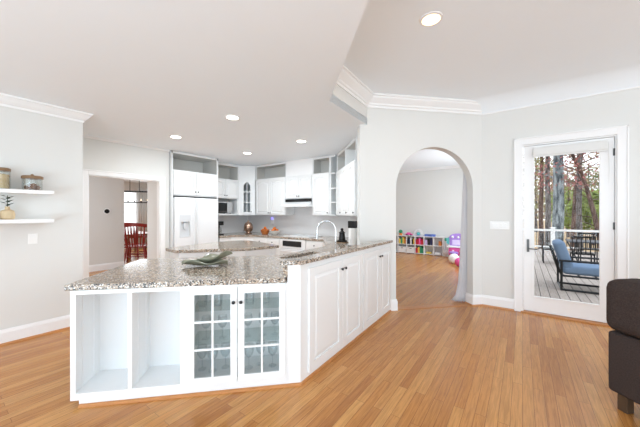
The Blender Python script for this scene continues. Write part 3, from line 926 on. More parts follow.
MB().box(-.026, .026, -.038, -.004, .101, .155).build('light_cap', PURPLEG, pf, bevel=.01)
fb = thing('fruit_bowl', 'white bowl on the back counter below the plug-in', 'bowl', -4.98, 5.06, CT)
MB().lathe([(.05, 0), (.055, .008), (.12, .05), (.15, .10), (.144, .10), (.112, .052), (.05, .014), (1e-4, .013)], seg=28).build('bowl', WHITEC, fb, smooth=True)
ol = ['orange at the front of the white fruit bowl', 'orange at the left rim of the white fruit bowl', 'orange at the right rim of the white fruit bowl', 'orange at the back of the white fruit bowl', 'orange on top of the pile in the white fruit bowl']
for (dx, dy, dz), lab in zip(((0, -.062, .092), (-.075, .005, .092), (.075, .01, .09), (0, .07, .093), (-.01, .0, .145)), ol):
    o = MB().ball((0, 0, 0), .043, 14, (1, 1, .95)).build('orange', ORANGE, None, smooth=True, loc=(-4.98+dx, 5.06+dy, CT+dz))
    tag(o, lab, 'orange', 'oranges in the white bowl')
bg_ = thing('produce_basket', 'orange-brown wicker basket of fruit beside the white bowl', 'basket', -5.26, 5.0, CT)
MB().lathe([(.07, 0), (.10, .05), (.115, .11), (.108, .11), (.09, .05), (1e-4, .012)], seg=18).build('basket', paint('orange_wicker', (190, 112, 58), .7, var=.4, scale=70), bg_, smooth=True)
for dx, dy, dz, lab in ((-.04, -.03, .105, 'apricot nearest the front in the wicker basket'), (.045, .0, .105, 'apricot at the right of the wicker basket'), (-.01, .045, .11, 'apricot at the back of the wicker basket'), (0, 0, .155, 'apricot topping the pile in the wicker basket')):
    o = MB().ball((0, 0, 0), .036, 12).build('apricot', ORANGE, None, smooth=True, loc=(-5.26+dx, 5.0+dy, CT+dz))
    tag(o, lab, 'fruit', 'fruit in the wicker basket')
pm = thing('pepper_mill', 'tall black lantern-shaped mill on a wooden block by the faucet', 'mill', -2.62, 4.35, CT)
MB().box(-.1, .1, -.075, .075, 0, .012).box(-.1, -.085, -.075, .075, .012, .03).build('block', JARLID, pm)
MB().lathe([(.085, .03), (.085, .045), (.06, .05), (.06, .06), (.05, .16), (.062, .175), (.03, .20), (.022, .215), (.03, .235), (.02, .255), (1e-4, .26)], seg=18).build('body', BLACK, pm, smooth=True)
MB().box(-.07, .07, -.06, .06, .012, .03).build('tray', BLACK, pm)
pt = thing('paper_towel_holder', 'white paper towel roll with a black top beside the arch wall end', 'paper towel', -2.20, 3.98, CT)
MB().lathe([(.075, 0), (.075, .012), (.012, .014)], seg=24).build('base', BLACK, pt)
MB().lathe([(.066, .015), (.066, .285), (.02, .285)], seg=28).build('roll', paint('white_paper', (240, 240, 238), .9), pt, smooth=True)
cn = MB().box(-.065, .065, -.045, .045, .287, .40).build('black_cap', BLACK, pt, bevel=.006)

# folded sage leaf dish on the peninsula
dg = thing('leaf_dish', 'wavy sage green leaf-shaped dish lying on the peninsula granite', 'dish', -2.55, 1.62, CT, 40)
def leaf(m, ax, ay, rot, lift, wav, ph):
    n1, n2 = 18, 12
    vs, fs = [], []
    for i in range(n1+1):
        u = i/n1
        wid = ay*math.sin(math.pi*min(1, max(0, u)))**.6
        for j in range(n2+1):
            v = j/n2*2-1
            x = (u-.5)*2*ax
            y = v*wid
            z = .012+lift*abs(v)**1.6*math.sin(math.pi*u)**.5+wav*math.sin(u*9+ph+v*1.7)*abs(v)+.02*abs(2*u-1)**2
            vs.append((x, y, max(.003, z)))
    k = n2+1
    for i in range(n1):
        for j in range(n2):
            fs.append((i*k+j, i*k+j+1, (i+1)*k+j+1, (i+1)*k+j))
    return m.add(vs, fs, Matrix.Rotation(R(rot), 4, 'Z'))
o = leaf(MB(), .22, .12, 0, .05, .02, .4).build('leaf_bowl', DISHG, dg, smooth=True)
s_ = o.modifiers.new('thickness', 'SOLIDIFY')
s_.thickness = .006
s_.offset = 1
o = leaf(MB(Matrix.Translation((.07, .06, .035)) @ Matrix.Rotation(R(-14), 4, 'Y')), .19, .11, 25, .05, .02, 2.2).build('inner_leaf', DISHG, dg, smooth=True)
s_ = o.modifiers.new('thickness', 'SOLIDIFY')
s_.thickness = .006
s_.offset = 1

# ------------------------------------------------------------------ floating shelves on the left wall
for z, lab in ((1.612, 'upper floating white shelf on the left wall'), (1.298, 'lower floating white shelf on the left wall')):
    t = MB().box(-4.52, -4.265, -.55, .86, z, z+.04).build('floating_shelf', TRIM, bevel=.003)
    tag(t, lab, 'shelf', 'floating shelves')
S1, S2 = 1.6525, 1.3385
def jar(x, y, z, r_, hh, label, fill, fz, lidr):
    t = thing('glass_jar', label, 'jar', x, y, z)
    MB().lathe([(r_, 0), (r_+.004, .006), (r_+.004, hh), (r_-.002, hh), (r_-.002, .008), (1e-4, .008)], seg=28).build('glass', JARGLASS, t, smooth=True)
    l = MB().lathe([(lidr, hh+.001), (lidr, hh+.028), (lidr-.01, hh+.034)], seg=28).build('lid', JARLID, t)
    return t, l, fill, fz
t, l, _, _ = jar(-4.385, .47, S1, .07, .185, 'tall glass jar of dry pasta with a wooden lid on the upper shelf', None, 0, .075)
MB().lathe([(.064, .009), (.064, .15), (.03, .16)], seg=20).build('pasta', GRAINM, t, smooth=True)
t, l, _, _ = jar(-4.385, .705, S1, .078, .125, 'wide glass jar of pine cones with a wooden lid on the upper shelf', None, 0, .088)
MB().lathe([(.012, .16), (.016, .17), (.006, .18)], seg=12).build('lid_knob', JARLID, t)
k = 0
for i in range(9):
    a = i*2.4
    rr = .05 if i < 6 else .02
    MB().ball((rr*math.cos(a), rr*math.sin(a), .03 if i < 6 else .058), .021, 10, (1, .85, 1.05)).build('pine_cone', NUTS, t, smooth=True)
vs_ = thing('vase', 'beige bottle vase holding a dark sprig on the lower shelf', 'vase', -4.39, .52, S2)
MB().lathe([(.045, 0), (.055, .01), (.058, .05), (.05, .09), (.02, .105), (.018, .13), (.022, .135), (.014, .135), (.012, .10), (1e-4, .09)], seg=20).build('bottle', CORK, vs_, smooth=True)
m = MB()
for i in range(9):
    a = i*2.1
    zz = .14+.012*i
    d = Vector((math.cos(a), math.sin(a), .35)).normalized()
    p = Vector((0, 0, zz))
    sd = d.cross(Vector((0, 0, 1))).normalized()*.02
    q = p+d*.065
    m.add([p, p+d*.028+sd, q, p+d*.028-sd, p+d*.028+Vector((0, 0, .006))], [(0, 1, 4), (1, 2, 4), (2, 3, 4), (3, 0, 4)])
m.tube([(0, 0, .10), (0, 0, .25)], .003, 6)
m.build('sprig', LEAF, vs_)
cb = thing('candle_bowl', 'small pink-brown bowl beside the bottle vase on the lower shelf', 'bowl', -4.37, .40, S2)
MB().lathe([(.03, 0), (.05, .03), (.055, .055), (.05, .055), (.044, .03), (1e-4, .01)], seg=20).build('bowl', paint('pink_brown_clay', (176, 142, 122), .6, var=.2), cb, smooth=True)

# ------------------------------------------------------------------ sofa at the right edge
so = thing('sofa', 'dark charcoal brown sofa seen from behind at the right edge', 'sofa', .495, 2.88, 0, -45)
def cushion(name, x0, x1, y0, y1, z0, z1, b=.04, mat=SOFA):
    o = MB().box(x0, x1, y0, y1, z0, z1).build(name, mat, so, bevel=b)
    o.modifiers['bevel'].segments = 4
    for p in o.data.polygons: p.use_smooth = True
    return o
cushion('base', 0, 2.0, .0, .9, .13, .56, .025)
cushion('backrest', -.015, 2.015, -.03, .26, .565, .935, .07)
cushion('seat_cushion', .22, 1.0, .27, .92, .565, .67, .03)
cushion('seat_cushion', 1.0, 1.78, .27, .92, .565, .67, .03)
cushion('arm', 0, .2, .27, .9, .565, .72, .05)
cushion('arm', 1.8, 2.0, .27, .9, .565, .72, .05)
for x, y in ((.03, .05), (1.9, .05), (.05, .80), (1.9, .80)):
    MB().box(x, x+.06, y, y+.06, 0, .135).build('leg', DARKWOOD, so, bevel=.004)

# ------------------------------------------------------------------ curtain in the arch
cu = MB()
n = 76
vs, fs = [], []
for zz, spread in ((2.05, .10), (1.7, .22), (1.2, .36), (.7, .5), (.3, .68), (.1, .95), (.015, 1.4)):
    for i in range(n+1):
        u = i/n
        # hangs from inside the arch jamb, folds gather against the wall
        x = xr+.12-u*(.135+.115*spread)
        y = .16+.035*math.sin(u*math.pi*15)*(.6+.4*spread)+.06*spread*u
        vs.append((x, y, zz))
rows = 7
for r_ in range(rows-1):
    for i in range(n):
        fs.append((r_*(n+1)+i, r_*(n+1)+i+1, (r_+1)*(n+1)+i+1, (r_+1)*(n+1)+i))
o = MB(AW).add(vs, fs).build('curtain', CURT, None, smooth=True)
s_ = o.modifiers.new('thickness', 'SOLIDIFY')
s_.thickness = .004
tag(o, 'pale grey floor-length curtain gathered at the right side of the arch', 'curtain')

# ------------------------------------------------------------------ playroom
bs = thing('cube_shelf', 'low white two-row cube shelf against the far playroom wall', 'shelf', -3.95, 9.9, 0)
cwid, ncol, chh = .302, 6, .29
x0s = 0
m = MB()
for k in range(ncol+1): m.box(k*cwid, k*cwid+.022, 0, .3, 0, .62)
m.build('upright', TRIM, bs)
m = MB()
for z in (0.02, .31, .60): m.box(.022, ncol*cwid, 0.001, .299, z, z+.02)
m.build('shelf_board', TRIM, bs)
MB().box(0, ncol*cwid+.022, .3, .306, 0, .62).build('back_panel', SPLASH, bs)
toycols = {n_: paint('toy_'+n_, c_, .5, var=.08) for n_, c_ in dict(red=(196, 42, 62), yellow=(226, 196, 90), blue=(92, 116, 190), green=(60, 150, 110), teal=(96, 186, 190), pink=(232, 96, 168), purple=(164, 130, 206), black=(34, 34, 38), navy=(52, 58, 92), lav=(206, 190, 228), orange=(220, 130, 60), white=(238, 238, 238)).items()}
def spot(col, row): return -3.95+col*cwid+.022, 9.9, (.04 if row == 0 else .33)
def tb(name, label, cat, mat, x, y, z, sx_, sy_, sz_, g_=None, bev=.006, deg=0):
    t = MB().box(-sx_/2, sx_/2, -sy_/2, sy_/2, 0, sz_).build(name, toycols[mat], None, bevel=bev, loc=(x, y, z+.0005))
    t.rotation_euler = (0, 0, R(deg))
    return tag(t, label, cat, g_)
rowname = {0: 'bottom', 1: 'top'}
colname = ['first', 'second', 'third', 'fourth', 'fifth', 'sixth']
def books(col, row, mats, desc):
    x, y, z = spot(col, row)
    n_ = len(mats)
    wd = .26/n_
    for i, c_ in enumerate(mats):
        tb('book', '%s book in %s row cubby with %s, %s from left' % (c_, rowname[row], desc, onames[i]), 'book', c_, x+.012+wd*(i+.5), y+.13, z, wd*.85, .2, .17+.03*((i*7) % 3), 'books in the cube shelf', .002)
def bin_(col, row, mat, label):
    x, y, z = spot(col, row)
    t = thing('storage_bin', label, 'storage bin', x+.14, y+.14, z+.0005, 0, 'storage bins in the cube shelf')
    MB().prism([(-.125, -.13), (.125, -.13), (.125, .13), (-.125, .13)], 0, .19, [[(-.12, -.125), (.12, -.125), (.12, .125), (-.12, .125)]]).box(-.12, .12, -.125, .125, 0, .006).build('box', toycols[mat], t)
    MB().box(-.035, .035, -.133, -.1305, .13, .15).build('handle_slot', toycols['black'], t)
bin_(1, 0, 'white', 'white storage bin in the bottom row nearest the arch side')
bin_(2, 0, 'white', 'white storage bin in the bottom row beside the red books')
books(1, 1, ['yellow', 'green', 'yellow', 'orange'], 'yellow and green spines')
books(2, 1, ['black', 'navy', 'white', 'black', 'yellow'], 'dark and white spines')
books(3, 1, ['red', 'red', 'pink', 'red', 'red'], 'all red spines')
books(3, 0, ['red', 'yellow', 'green', 'green'], 'red, yellow and green spines')
books(4, 1, ['lav', 'black', 'navy'], 'lavender and navy spines')
x, y, z = spot(4, 0); tb('toy_block', 'yellow block in the bottom row cubby fourth from the left', 'toy', 'yellow', x+.13, y+.12, z, .16, .12, .06)
x, y, z = spot(5, 1); tb('toy_block', 'orange block in the top row cubby nearest the vanity', 'toy', 'orange', x+.18, y+.14, z, .08, .1, .14)
x, y, z = spot(5, 0); tb('toy_tray', 'low white tray in the bottom row cubby nearest the vanity', 'tray', 'white', x+.12, y+.14, z, .2, .16, .05)
# toys on the shelf
TS = .6205
tp = thing('potted_plant_toy', 'orange pot with a green top on the left end of cube shelf', 'plant', -3.58, 10.03, TS)
MB().lathe([(.05, 0), (.06, .06), (.055, .07), (1e-4, .07)], seg=16).build('pot', toycols['orange'], tp)
MB().ball((0, 0, .13), .07, 12).build('top', toycols['green'], tp, smooth=True)
car = thing('toy_car', 'small pink toy car on top of the cube shelf', 'toy car', -3.27, 10.02, TS)
MB().plate([(-.12, .025), (.12, .025), (.12, .06), (.06, .07), (.03, .11), (-.06, .11), (-.09, .07), (-.12, .065)], -.05, .05).build('body', toycols['pink'], car, bevel=.006)
for x in (-.07, .07):
    for y in (-.052, .042):
        MB().lathe([(.026, 0), (.026, .01)], (0, 0, 0), 14, Matrix.Translation((x, y+.01, .026)) @ Rx).build('wheel', toycols['black'], car)
ag = thing('activity_arch', 'arched white baby toy with a teal ball on cube shelf', 'toy', -2.95, 10.03, TS)
for dy in (-.07, .07):
    MB().tube([(-.14+.14*(1-math.cos(math.pi*k/12)), dy, .22*math.sin(math.pi*k/12)+.012) for k in range(13)], .012).build('arch', toycols['white'], ag, smooth=True)
MB().box(-.15, .15, -.09, .09, 0, .012).build('base', toycols['lav'], ag)
MB().ball((0, 0, .075), .062, 14).build('ball', toycols['teal'], ag, smooth=True)
tc_ = thing('toy_case', 'long blue toy case lying on the right end of cube shelf', 'toy case', -2.56, 10.03, TS)
MB().box(-.17, .17, -.08, .08, 0, .075).build('case', toycols['blue'], tc_, bevel=.012)
MB().tube([(-.05, -.08, .05), (-.05, -.105, .055), (.05, -.105, .055), (.05, -.08, .05)], .007).build('handle', toycols['navy'], tc_)
# thin standing toy between shelf and vanity
ts = thing('toy_broom_stand', 'slim pale toy cleaning stand between cube shelf and vanity', 'toy', -2.03, 9.95, 0)
MB().lathe([(.07, 0), (.07, .03), (.02, .04), (.014, .5)], seg=14).build('stand', toycols['white'], ts, smooth=True)
MB().box(-.05, .05, -.02, .02, .5, .6).build('top', toycols['green'], ts, bevel=.01)
MB().ball((0, -.06, .12), .07, 12, (1, .8, 1.2)).build('bucket', toycols['white'], ts, smooth=True)
# vanity
va = thing('toy_vanity', 'purple and pink toy vanity with lit mirror in the playroom', 'toy vanity', -1.62, 9.55, 0)
MB().box(-.24, .24, -.15, .15, .12, .36).build('cabinet', toycols['pink'], va, bevel=.03)
MB().box(-.28, .28, -.18, .17, .36, .40).build('table_top', toycols['white'], va, bevel=.012)
for x in (-.2, .14):
    MB().box(x, x+.06, -.1, .1, 0, .12).build('leg', toycols['pink'], va, bevel=.01)
arcv = [(-.24, .40), (.24, .40), (.26, .66)]+[(.26*math.cos(math.pi*k/10), .66+.12*math.sin(math.pi*k/10)) for k in range(1, 10)]+[(-.26, .66)]
MB().plate(arcv, .08, .13).build('mirror_frame', toycols['purple'], va, bevel=.008)
MB().plate([(-.17, .42), (.17, .42), (.17, .58), (-.17, .58)], .07, .079).build('mirror', toycols['lav'], va)
for x in (-.16, 0, .16):
    MB().ball((x, .075, .665), .036, 10).build('bulb', toycols['white'], va, smooth=True)
for s in (-1, 1):
    MB().plate([(s*.26, .42), (s*.34, .46), (s*.34, .62), (s*.26, .66)], .09, .12).build('side_wing', toycols['teal'], va)
    MB().ball((s*.1, -.155, .26), .03, 10).build('drawer_knob', toycols['white'], va, smooth=True)
MB().lathe([(.11, 0), (.11, .02), (.03, .03), (.03, .2), (.13, .21), (.13, .25), (.1, .265)], (-.05, -.36, 0), 18).build('stool', toycols['purple'], va, smooth=True)
for x, y, r_, c_, lab in ((-1.56, 8.62, .14, 'white', 'white play ball on the playroom floor before the vanity'), (-1.345, 8.2, .12, 'pink', 'bright pink play ball beside the curtain')):
    o = MB().ball((0, 0, 0), r_, 22).build('play_ball', toycols[c_], None, smooth=True, loc=(x, y, r_+.0005))
    tag(o, lab, 'ball', 'play balls')
pu = thing('plush_unicorn', 'white plush animal with a teal mane sitting behind the balls', 'plush toy', -1.36, 8.95, 0)
MB().ball((0, 0, .14), .13, 16, (1, .9, 1.1)).ball((0, -.1, .32), .085, 14).ball((-.02, -.18, .30), .045, 12).ball((-.08, -.12, .05), .05, 10).ball((.08, -.12, .05), .05, 10).build('body', toycols['white'], pu, smooth=True)
MB().tube([(0, -.06, .41), (0, .02, .36), (0, .1, .24)], [.03, .045, .02], 8).build('mane', toycols['teal'], pu, smooth=True)
MB().lathe([(.016, 0), (1e-4, .09)], (0, -.13, .39), 10).build('horn', toycols['pink'], pu)

# ------------------------------------------------------------------ dining room
wn = bpy.data.objects.new('window_1', None)
COL.objects.link(wn)
wn.location = (-12.8, 4.0, .5)
wn.rotation_euler = (0, 0, R(90))
wn['kind'] = 'structure'
m = MB().plate([(0, 0), (2.2, 0), (2.2, 1.8), (0, 1.8)], -.02, .06, [[(.06, .06), (2.14, .06), (2.14, 1.74), (.06, 1.74)]])
m.box(1.07, 1.13, .0, .04, .06, 1.74)
for z in (.5, .95, 1.35): m.box(.06, 2.14, .01, .03, z, z+.02)
m.build('window_frame', TRIM, wn)
MB().box(.06, 2.14, .02, .024, .06, 1.74).build('window_pane', PANE, wn)
for y0, y1, lab in ((5.05, 5.5, 'sheer white curtain panel hanging in the middle of the dining window'), (5.95, 6.4, 'sheer white curtain panel at the right side of the dining window')):
    vs, fs = [], []
    for zz in (2.42, .02):
        for i in range(41):
            u = i/40
            vs.append((-12.62+.03*math.sin(u*math.pi*10), y0+(y1-y0)*u, zz))
    fs = [(i, i+1, 41+i+1, 41+i) for i in range(40)]
    o = MB().add(vs, fs).build('curtain', SHEER, None, smooth=True)
    o.modifiers.new('thickness', 'SOLIDIFY').thickness = .004
    tag(o, lab, 'curtain', 'dining room curtains')
def red_chair(x, y, deg, label):
    t = thing('dining_chair', label, 'chair', x, y, 0, deg, 'red spindle-back dining chairs')
    MB().prism([(-.22, -.2), (.22, -.2), (.24, .0), (.22, .22), (-.22, .22), (-.24, .0)], .43, .46).build('seat', REDW, t, bevel=.01)
    for sx_, sy_ in ((-1, -1), (1, -1), (-1, 1), (1, 1)):
        MB().tube([(sx_*.17, sy_*.16, .43), (sx_*.20, sy_*.19, .25), (sx_*.22, sy_*.22, 0)], [.016, .022, .014], 10).build('leg', REDW, t, smooth=True)
    MB().tube([(-.205, -.2, .2), (.205, -.2, .2)], .011).tube([(-.205, .2, .2), (.205, .2, .2)], .011).tube([(-.2, 0, .17), (.2, 0, .17)], .01).tube([(-.2, -.2, .17), (-.2, .2, .17)], .011).tube([(.2, -.2, .17), (.2, .2, .17)], .011).build('stretcher', REDW, t)
    cr = [(-.25+.5*k/10, -.24-.05*math.sin(math.pi*k/10), 1.0+.03*math.sin(math.pi*k/10)) for k in range(11)]
    m = MB()
    vs, fs = [], []
    for p in cr:
        vs += [(p[0], p[1]-.012, p[2]-.045), (p[0], p[1]+.012, p[2]-.045), (p[0], p[1]+.012, p[2]+.045), (p[0], p[1]-.012, p[2]+.045)]
    for i in range(10):
        for k in range(4): fs.append((i*4+k, i*4+(k+1) % 4, i*4+4+(k+1) % 4, i*4+4+k))
    fs += [(0, 1, 2, 3), (43, 42, 41, 40)]
    m.add(vs, fs).build('crest_rail', REDW, t)
    for k in range(7):
        u = (k+.5)/7
        x_ = -.22+.44*u
        w_ = .017 if k in (0, 6) else .010
        MB().tube([(x_*.85, -.18, .455), (x_*1.0, -.235-.03*math.sin(math.pi*u), .76), (x_*1.05, -.24-.05*math.sin(math.pi*u), .97)], [w_, w_*1.3, w_*.8], 8).build('spindle', REDW, t, smooth=True)
    for s in (-1, 1):
        MB().tube([(s*.235, -.225, .70), (s*.26, -.08, .68), (s*.25, .10, .66)], .016).tube([(s*.22, .08, .455), (s*.25, .08, .66)], .012).build('arm', REDW, t, smooth=True)
    return t
rc = red_chair(-8.92, 3.53, 62, 'red wooden armchair nearest the doorway, its spindle back to the kitchen')
rc.scale = (1.14, 1.14, 1.06)
dup(rc, -9.60, 3.74, 0, 40, 'red wooden chair at the left edge of the doorway view')
dt = thing('dining_table', 'brown wooden dining table behind the red chairs', 'table', -10.8, 4.15, 0)
MB().box(-.85, .85, -.5, .5, .71, .75).build('table_top', WOODT, dt, bevel=.01)
MB().box(-.75, .75, -.4, .4, .62, .71).build('apron', WOODT, dt)
for sx_ in (-1, 1):
    for sy_ in (-1, 1):
        MB().lathe([(.03, 0), (.045, .1), (.03, .2), (.05, .45), (.04, .62)], (sx_*.7, sy_*.38, 0), 12).build('leg', WOODT, dt, smooth=True)
ch = thing('chandelier', 'black rectangular lantern chandelier hanging in the dining room', 'chandelier', -10.35, 4.05, 1.76, 60)
hw, hd_, hh = .48, .2, .42
m = MB()
for z in (0, .36):
    w2 = hw if z == 0 else hw*.98
    for s in (-1, 1):
        m.box(-w2, w2, s*hd_-.009, s*hd_+.009, z-.009, z+.009)
        m.box(s*w2-.009, s*w2+.009, -hd_, hd_, z-.009, z+.009)
for sx_ in (-1, 1):
    for sy_ in (-1, 1): m.box(sx_*hw-.008, sx_*hw+.008, sy_*hd_-.008, sy_*hd_+.008, 0, .36)
m.build('frame', BLKM, ch)
MB().tube([(-.13, 0, .36), (-.13, 0, .897)], .008).build('rod', BLKM, ch)
MB().tube([(.13, 0, .36), (.13, 0, .897)], .008).build('rod', BLKM, ch)
MB().box(-.22, .22, -.05, .05, .875, .8985).build('canopy', BLKM, ch)
MB().box(-hw, hw, -.009, .009, .351, .369).box(-hw, hw, -.009, .009, -.009, .009).build('bar', BLKM, ch)
for k in range(5):
    x = -.36+.18*k
    c_ = MB().lathe([(.018, .009), (.018, .06), (.012, .062)], (x, 0, 0), 10).build('candle_socket', BLKM, ch)
    MB().lathe([(.009, .0625), (.016, .085), (.004, .12)], (x, 0, 0), 10).build('bulb', glow('candle_bulb', (255, 232, 200), 2.0) if k == 0 else bpy.data.materials['candle_bulb'], c_, smooth=True)

# ------------------------------------------------------------------ deck outside the glass door
DZ = -.15
struct(MB().box(-.5, 9, 5.2, 15.75, DZ-.06, DZ), 'ground_deck', DECK)
rl = thing('deck_railing', 'white deck railing with dark balusters beyond the patio furniture', 'railing', 0, 15.6, DZ)
MB().box(-.4, 8, -.05, .05, .80, .88).build('top_rail', RAILW, rl)
MB().box(-.4, 8, -.025, .025, .10, .16).build('bottom_rail', RAILW, rl)
for x in (-.35, 1.05, 3.2, 5.4):
    p_ = MB().box(x-.07, x+.07, -.07, .07, 0, .93).build('post', RAILW, rl)
    MB().lathe([(.11, .93), (.10, .95), (1e-4, .98)], (x, 0, 0), 4, None).build('post_cap', RAILW, p_)
for k in range(44):
    x = -.25+k*.125
    if min(abs(x-q) for q in (-.35, 1.05, 3.2, 5.4)) > .08:
        MB().box(x-.01, x+.01, -.01, .01, .16, .80).build('baluster', BLKM, rl)

pc = thing('patio_armchair', 'black metal patio armchair with slate blue cushions outside the door', 'armchair', .62, 7.5, DZ)
def bar(m, p, q, w_=.02):
    return m.tube([p, q], w_, 4)
for y in (0, .72):
    m = MB()
    bar(m, (0, y, .02), (.86, y, .02)); bar(m, (.02, y, .0), (.02, y, .60)); bar(m, (.84, y, .0), (.84, y, .60)); bar(m, (-.02, y, .60), (.86, y, .60)); bar(m, (0, y, .30), (.86, y, .30))
    m.build('side_frame', BLKM, pc)
m = MB()
for x in (.05, .3, .55, .82): bar(m, (x, 0, .30), (x, .72, .30))
bar(m, (0.02, 0, .02), (0.02, .72, .02))
m.build('seat_frame', BLKM, pc)
m = MB()
for y in (.06, .36, .66): bar(m, (.02, y, .30), (-.14, y, .88), .016)
bar(m, (-.14, .04, .88), (-.14, .68, .88))
m.build('back_frame', BLKM, pc)
def soft(name, M, a, b, c, par):
    o = MB(M).box(-a, a, -b, b, -c, c).build(name, BLUE, par, bevel=min(a, b, c)*.7)
    o.modifiers['bevel'].segments = 5
    for p in o.data.polygons: p.use_smooth = True
    return o
soft('seat_cushion', Matrix.Translation((.46, .36, .41)), .42, .33, .085, pc)
soft('back_cushion', Matrix.Translation((.06, .36, .70)) @ Matrix.Rotation(R(-16), 4, 'Y'), .09, .33, .29, pc)
tbx = thing('patio_table', 'dark patio dining table behind the blue cushioned armchair', 'table', 1.95, 11.4, DZ)
MB().box(-.85, .75, -.5, .5, .71, .74).build('table_top', paint('charcoal_slats', (72, 76, 82), .5), tbx)
for x in (-.7, .6):
    m = MB()
    bar(m, (x-.12, -.4, 0), (x+.12, .4, .71)); bar(m, (x+.12, -.4, 0), (x-.12, .4, .71)); bar(m, (x, -.42, .69), (x, .42, .69))
    m.build('leg', BLKM, tbx)
def pchair(x, y, deg, label):
    t = thing('patio_chair', label, 'chair', x, y, DZ, deg, 'black patio dining chairs')
    MB().box(-.24, .24, -.24, .24, .42, .45).build('seat', BLKM, t)
    for sx_ in (-.22, .22):
        for sy_ in (-.22, .22):
            MB().box(sx_-.014, sx_+.014, sy_-.014, sy_+.014, 0, .42).build('leg', BLKM, t)
    m = MB()
    for k in range(6): m.box(-.23+k*.092-.01, -.23+k*.092+.01, -.25, -.23, .45, .9)
    m.box(-.24, .24, -.255, -.228, .88, .93)
    m.build('backrest', BLKM, t)
    return t
p0 = pchair(1.35, 10.7, 0, 'black patio chair on the near side of the patio table')
dup(p0, 2.1, 10.7, DZ, 0, 'black patio chair on the near side of the table, farther right')
dup(p0, .75, 11.5, DZ, -90, 'black patio chair at the left end of the patio table')
dup(p0, 1.7, 12.2, DZ, 180, 'black patio chair on the far side of the patio table')

# ------------------------------------------------------------------ garden and trees
GZ = -1.6
gm = paint('dry_leaf_ground', (186, 160, 126), .95, var=.22, scale=1.2)
struct(MB().prism([(-40, 5.2), (120, 5.2), (120, 160), (-40, 160)], GZ-.1, GZ), 'ground', gm)
sA, cA = math.sin(R(35.5)), math.cos(R(35.5))
def bearing(tx, dep):                        # a point of the garden, by its bearing from the room and its distance
    X = tx*dep
    return (X*cA-dep*sA, X*sA+dep*cA)
BARKG = bark('grey_bark', (62, 58, 58), (132, 128, 128))
BARKL = bark('lichen_bark', (64, 72, 78), (150, 160, 164))
BARKB = bark('brown_bark', (64, 48, 42), (120, 98, 88))
LF = {k: paint('foliage_'+k, c, .8, spec=.15, var=.35, scale=2.5) for k, c in dict(red=(162, 108, 104), green=(138, 152, 84), olive=(146, 142, 104), brown=(164, 140, 118), dark=(96, 114, 82)).items()}
def leaves(m, c, r, n, size, rnd):
    for i in range(n):
        while True:
            d = Vector((rnd.uniform(-1, 1), rnd.uniform(-1, 1), rnd.uniform(-1, 1)))
            if d.length < 1: break
        p = Vector((c[0]+d.x*r[0], c[1]+d.y*r[1], c[2]+d.z*r[2]))
        a = Vector((rnd.uniform(-1, 1), rnd.uniform(-1, 1), rnd.uniform(-1, 1))).normalized()
        b = a.orthogonal().normalized()
        s = size*rnd.uniform(.6, 1.3)
        m.add([p-a*s, p+b*s*.5, p+a*s, p-b*s*.5], [(0, 1, 2, 3)])
def tree(name, label, pos, hgt, r0, barkm, crowns, leafm, lean=(0, 0), nb=6, n=900, size=.16, seed=1, g='trees beyond the deck'):
    rnd = random.Random(seed)
    t = thing(name, label, 'tree', pos[0], pos[1], GZ, 0, g)
    pts, rs = [], []
    for k in range(9):
        u = k/8
        pts.append((lean[0]*u*u*hgt+rnd.uniform(-.04, .04), lean[1]*u*u*hgt+rnd.uniform(-.04, .04), hgt*u))
        rs.append(r0*(1.25 if k == 0 else 1-.55*u))
    MB().tube(pts, rs, 12).build('trunk', barkm, t, smooth=True)
    mb = MB()
    for k in range(nb):
        u = rnd.uniform(.35, .95)
        a = rnd.uniform(0, 6.28)
        st = Vector((lean[0]*u*u*hgt, lean[1]*u*u*hgt, hgt*u))
        ln = rnd.uniform(1.2, 2.8)*(1.2-u*.5)
        p1 = st+Vector((math.cos(a), math.sin(a), rnd.uniform(.1, .7)))*ln*.5
        p2 = p1+Vector((math.cos(a+.5), math.sin(a+.5), rnd.uniform(-.1, .6)))*ln*.5
        mb.tube([st, p1, p2], [r0*.22, r0*.13, r0*.05], 6)
        for q in range(3):
            a2 = a+rnd.uniform(-1.2, 1.2)
            mb.tube([p1, p1+Vector((math.cos(a2), math.sin(a2), rnd.uniform(0, .8)))*ln*.4], [r0*.08, r0*.03], 5)
    mb.build('branch', barkm, t)
    m = MB()
    for c, r in crowns: leaves(m, c, r, n, size, rnd)
    m.build('foliage', leafm, t)
    return t
tree('pine_tree', 'thick grey lichen-covered trunk just beyond the deck railing', bearing(.838, 14.6), 13, .27, BARKL, [((0, 0, 9.5), (2.6, 2.6, 2.6))], LF['olive'], n=700, seed=2)
tree('pine_tree', 'grey pine trunk left of the thick lichen-covered trunk', bearing(.803, 19), 14, .17, BARKG, [((0, 0, 10), (2.4, 2.4, 2.8))], LF['brown'], n=700, seed=3)
tree('pine_tree', 'slim brown trunk at the left edge of the door glass', bearing(.779, 23), 14, .17, BARKB, [((0, 0, 9.5), (2.6, 2.6, 3))], LF['olive'], n=700, seed=4)
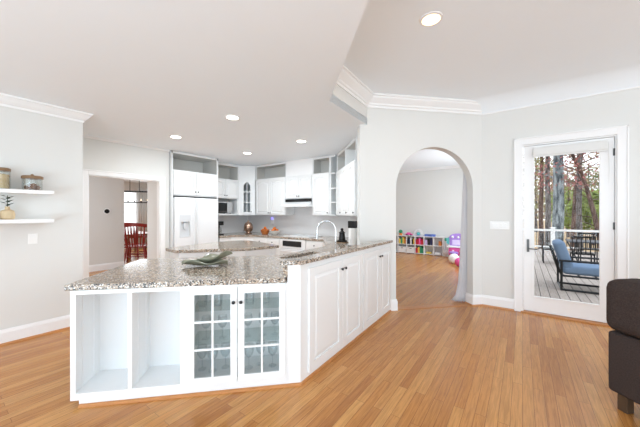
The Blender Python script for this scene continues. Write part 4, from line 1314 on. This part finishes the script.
tree('pine_tree', 'slim dark trunk leaning right of the thick trunk', bearing(.889, 21), 13, .15, BARKB, [((0, 0, 9.6), (2.6, 2.6, 3))], LF['brown'], lean=(.12, .06), n=700, seed=5)
tree('pine_tree', 'straight grey trunk in the right half of the door glass', bearing(.914, 18.5), 13, .17, BARKG, [((0, 0, 9.6), (2.2, 2.2, 2.4))], LF['olive'], n=500, seed=6)
tree('maple_tree', 'bare-branched tree with reddish leaves at the upper right of the glass', bearing(.995, 14), 6.6, .13, BARKB, [((-.6, .2, 5.4), (2.0, 1.4, 1.5)), ((-1.7, -.6, 5.0), (1.4, 1.2, 1.0)), ((-.9, -.3, 6.8), (1.7, 1.4, 1.0))], LF['red'], lean=(-.22, -.14), nb=16, n=230, size=.085, seed=7)
tree('evergreen_tree', 'bright green spreading tree low at the right of the glass', bearing(.965, 27), 4.6, .12, BARKB, [((0, 0, 3.3), (2.4, 2.4, 1.1)), ((-.7, .2, 2.4), (2.6, 2.2, 1.0)), ((.3, 0, 4.4), (1.6, 1.6, .9))], LF['green'], n=1300, size=.2, seed=8)
tree('evergreen_tree', 'green yellow tree behind the slim dark trunk', bearing(.875, 36), 7, .15, BARKB, [((0, 0, 4.2), (2.4, 2.4, 2.2)), ((.8, 0, 2.6), (1.8, 1.8, 1.0))], LF['green'], n=700, size=.24, seed=9)
bt = [(.76, 46, 'brown'), (.80, 52, 'olive'), (.835, 44, 'brown'), (.87, 54, 'dark'), (.905, 46, 'olive'), (.945, 52, 'brown'), (.985, 48, 'dark'), (1.03, 44, 'olive'), (.735, 40, 'olive')]
for i, (b_, d_, k_) in enumerate(bt):
    tree('woodland_tree', '%s woodland tree in the far tree line, %s from the left' % ({'brown': 'brown', 'olive': 'olive', 'dark': 'dark green'}[k_], (['second', 'third', 'fourth', 'fifth', 'sixth', 'seventh', 'eighth', 'ninth', 'first'])[i]), bearing(b_, d_), 12, .2, BARKG,
         [((0, 0, 4.4), (2.4, 2.4, 2.6)), ((.5, .3, 8.5), (2.8, 2.6, 3.0))], LF[k_], n=300, size=.26, seed=20+i, nb=10)
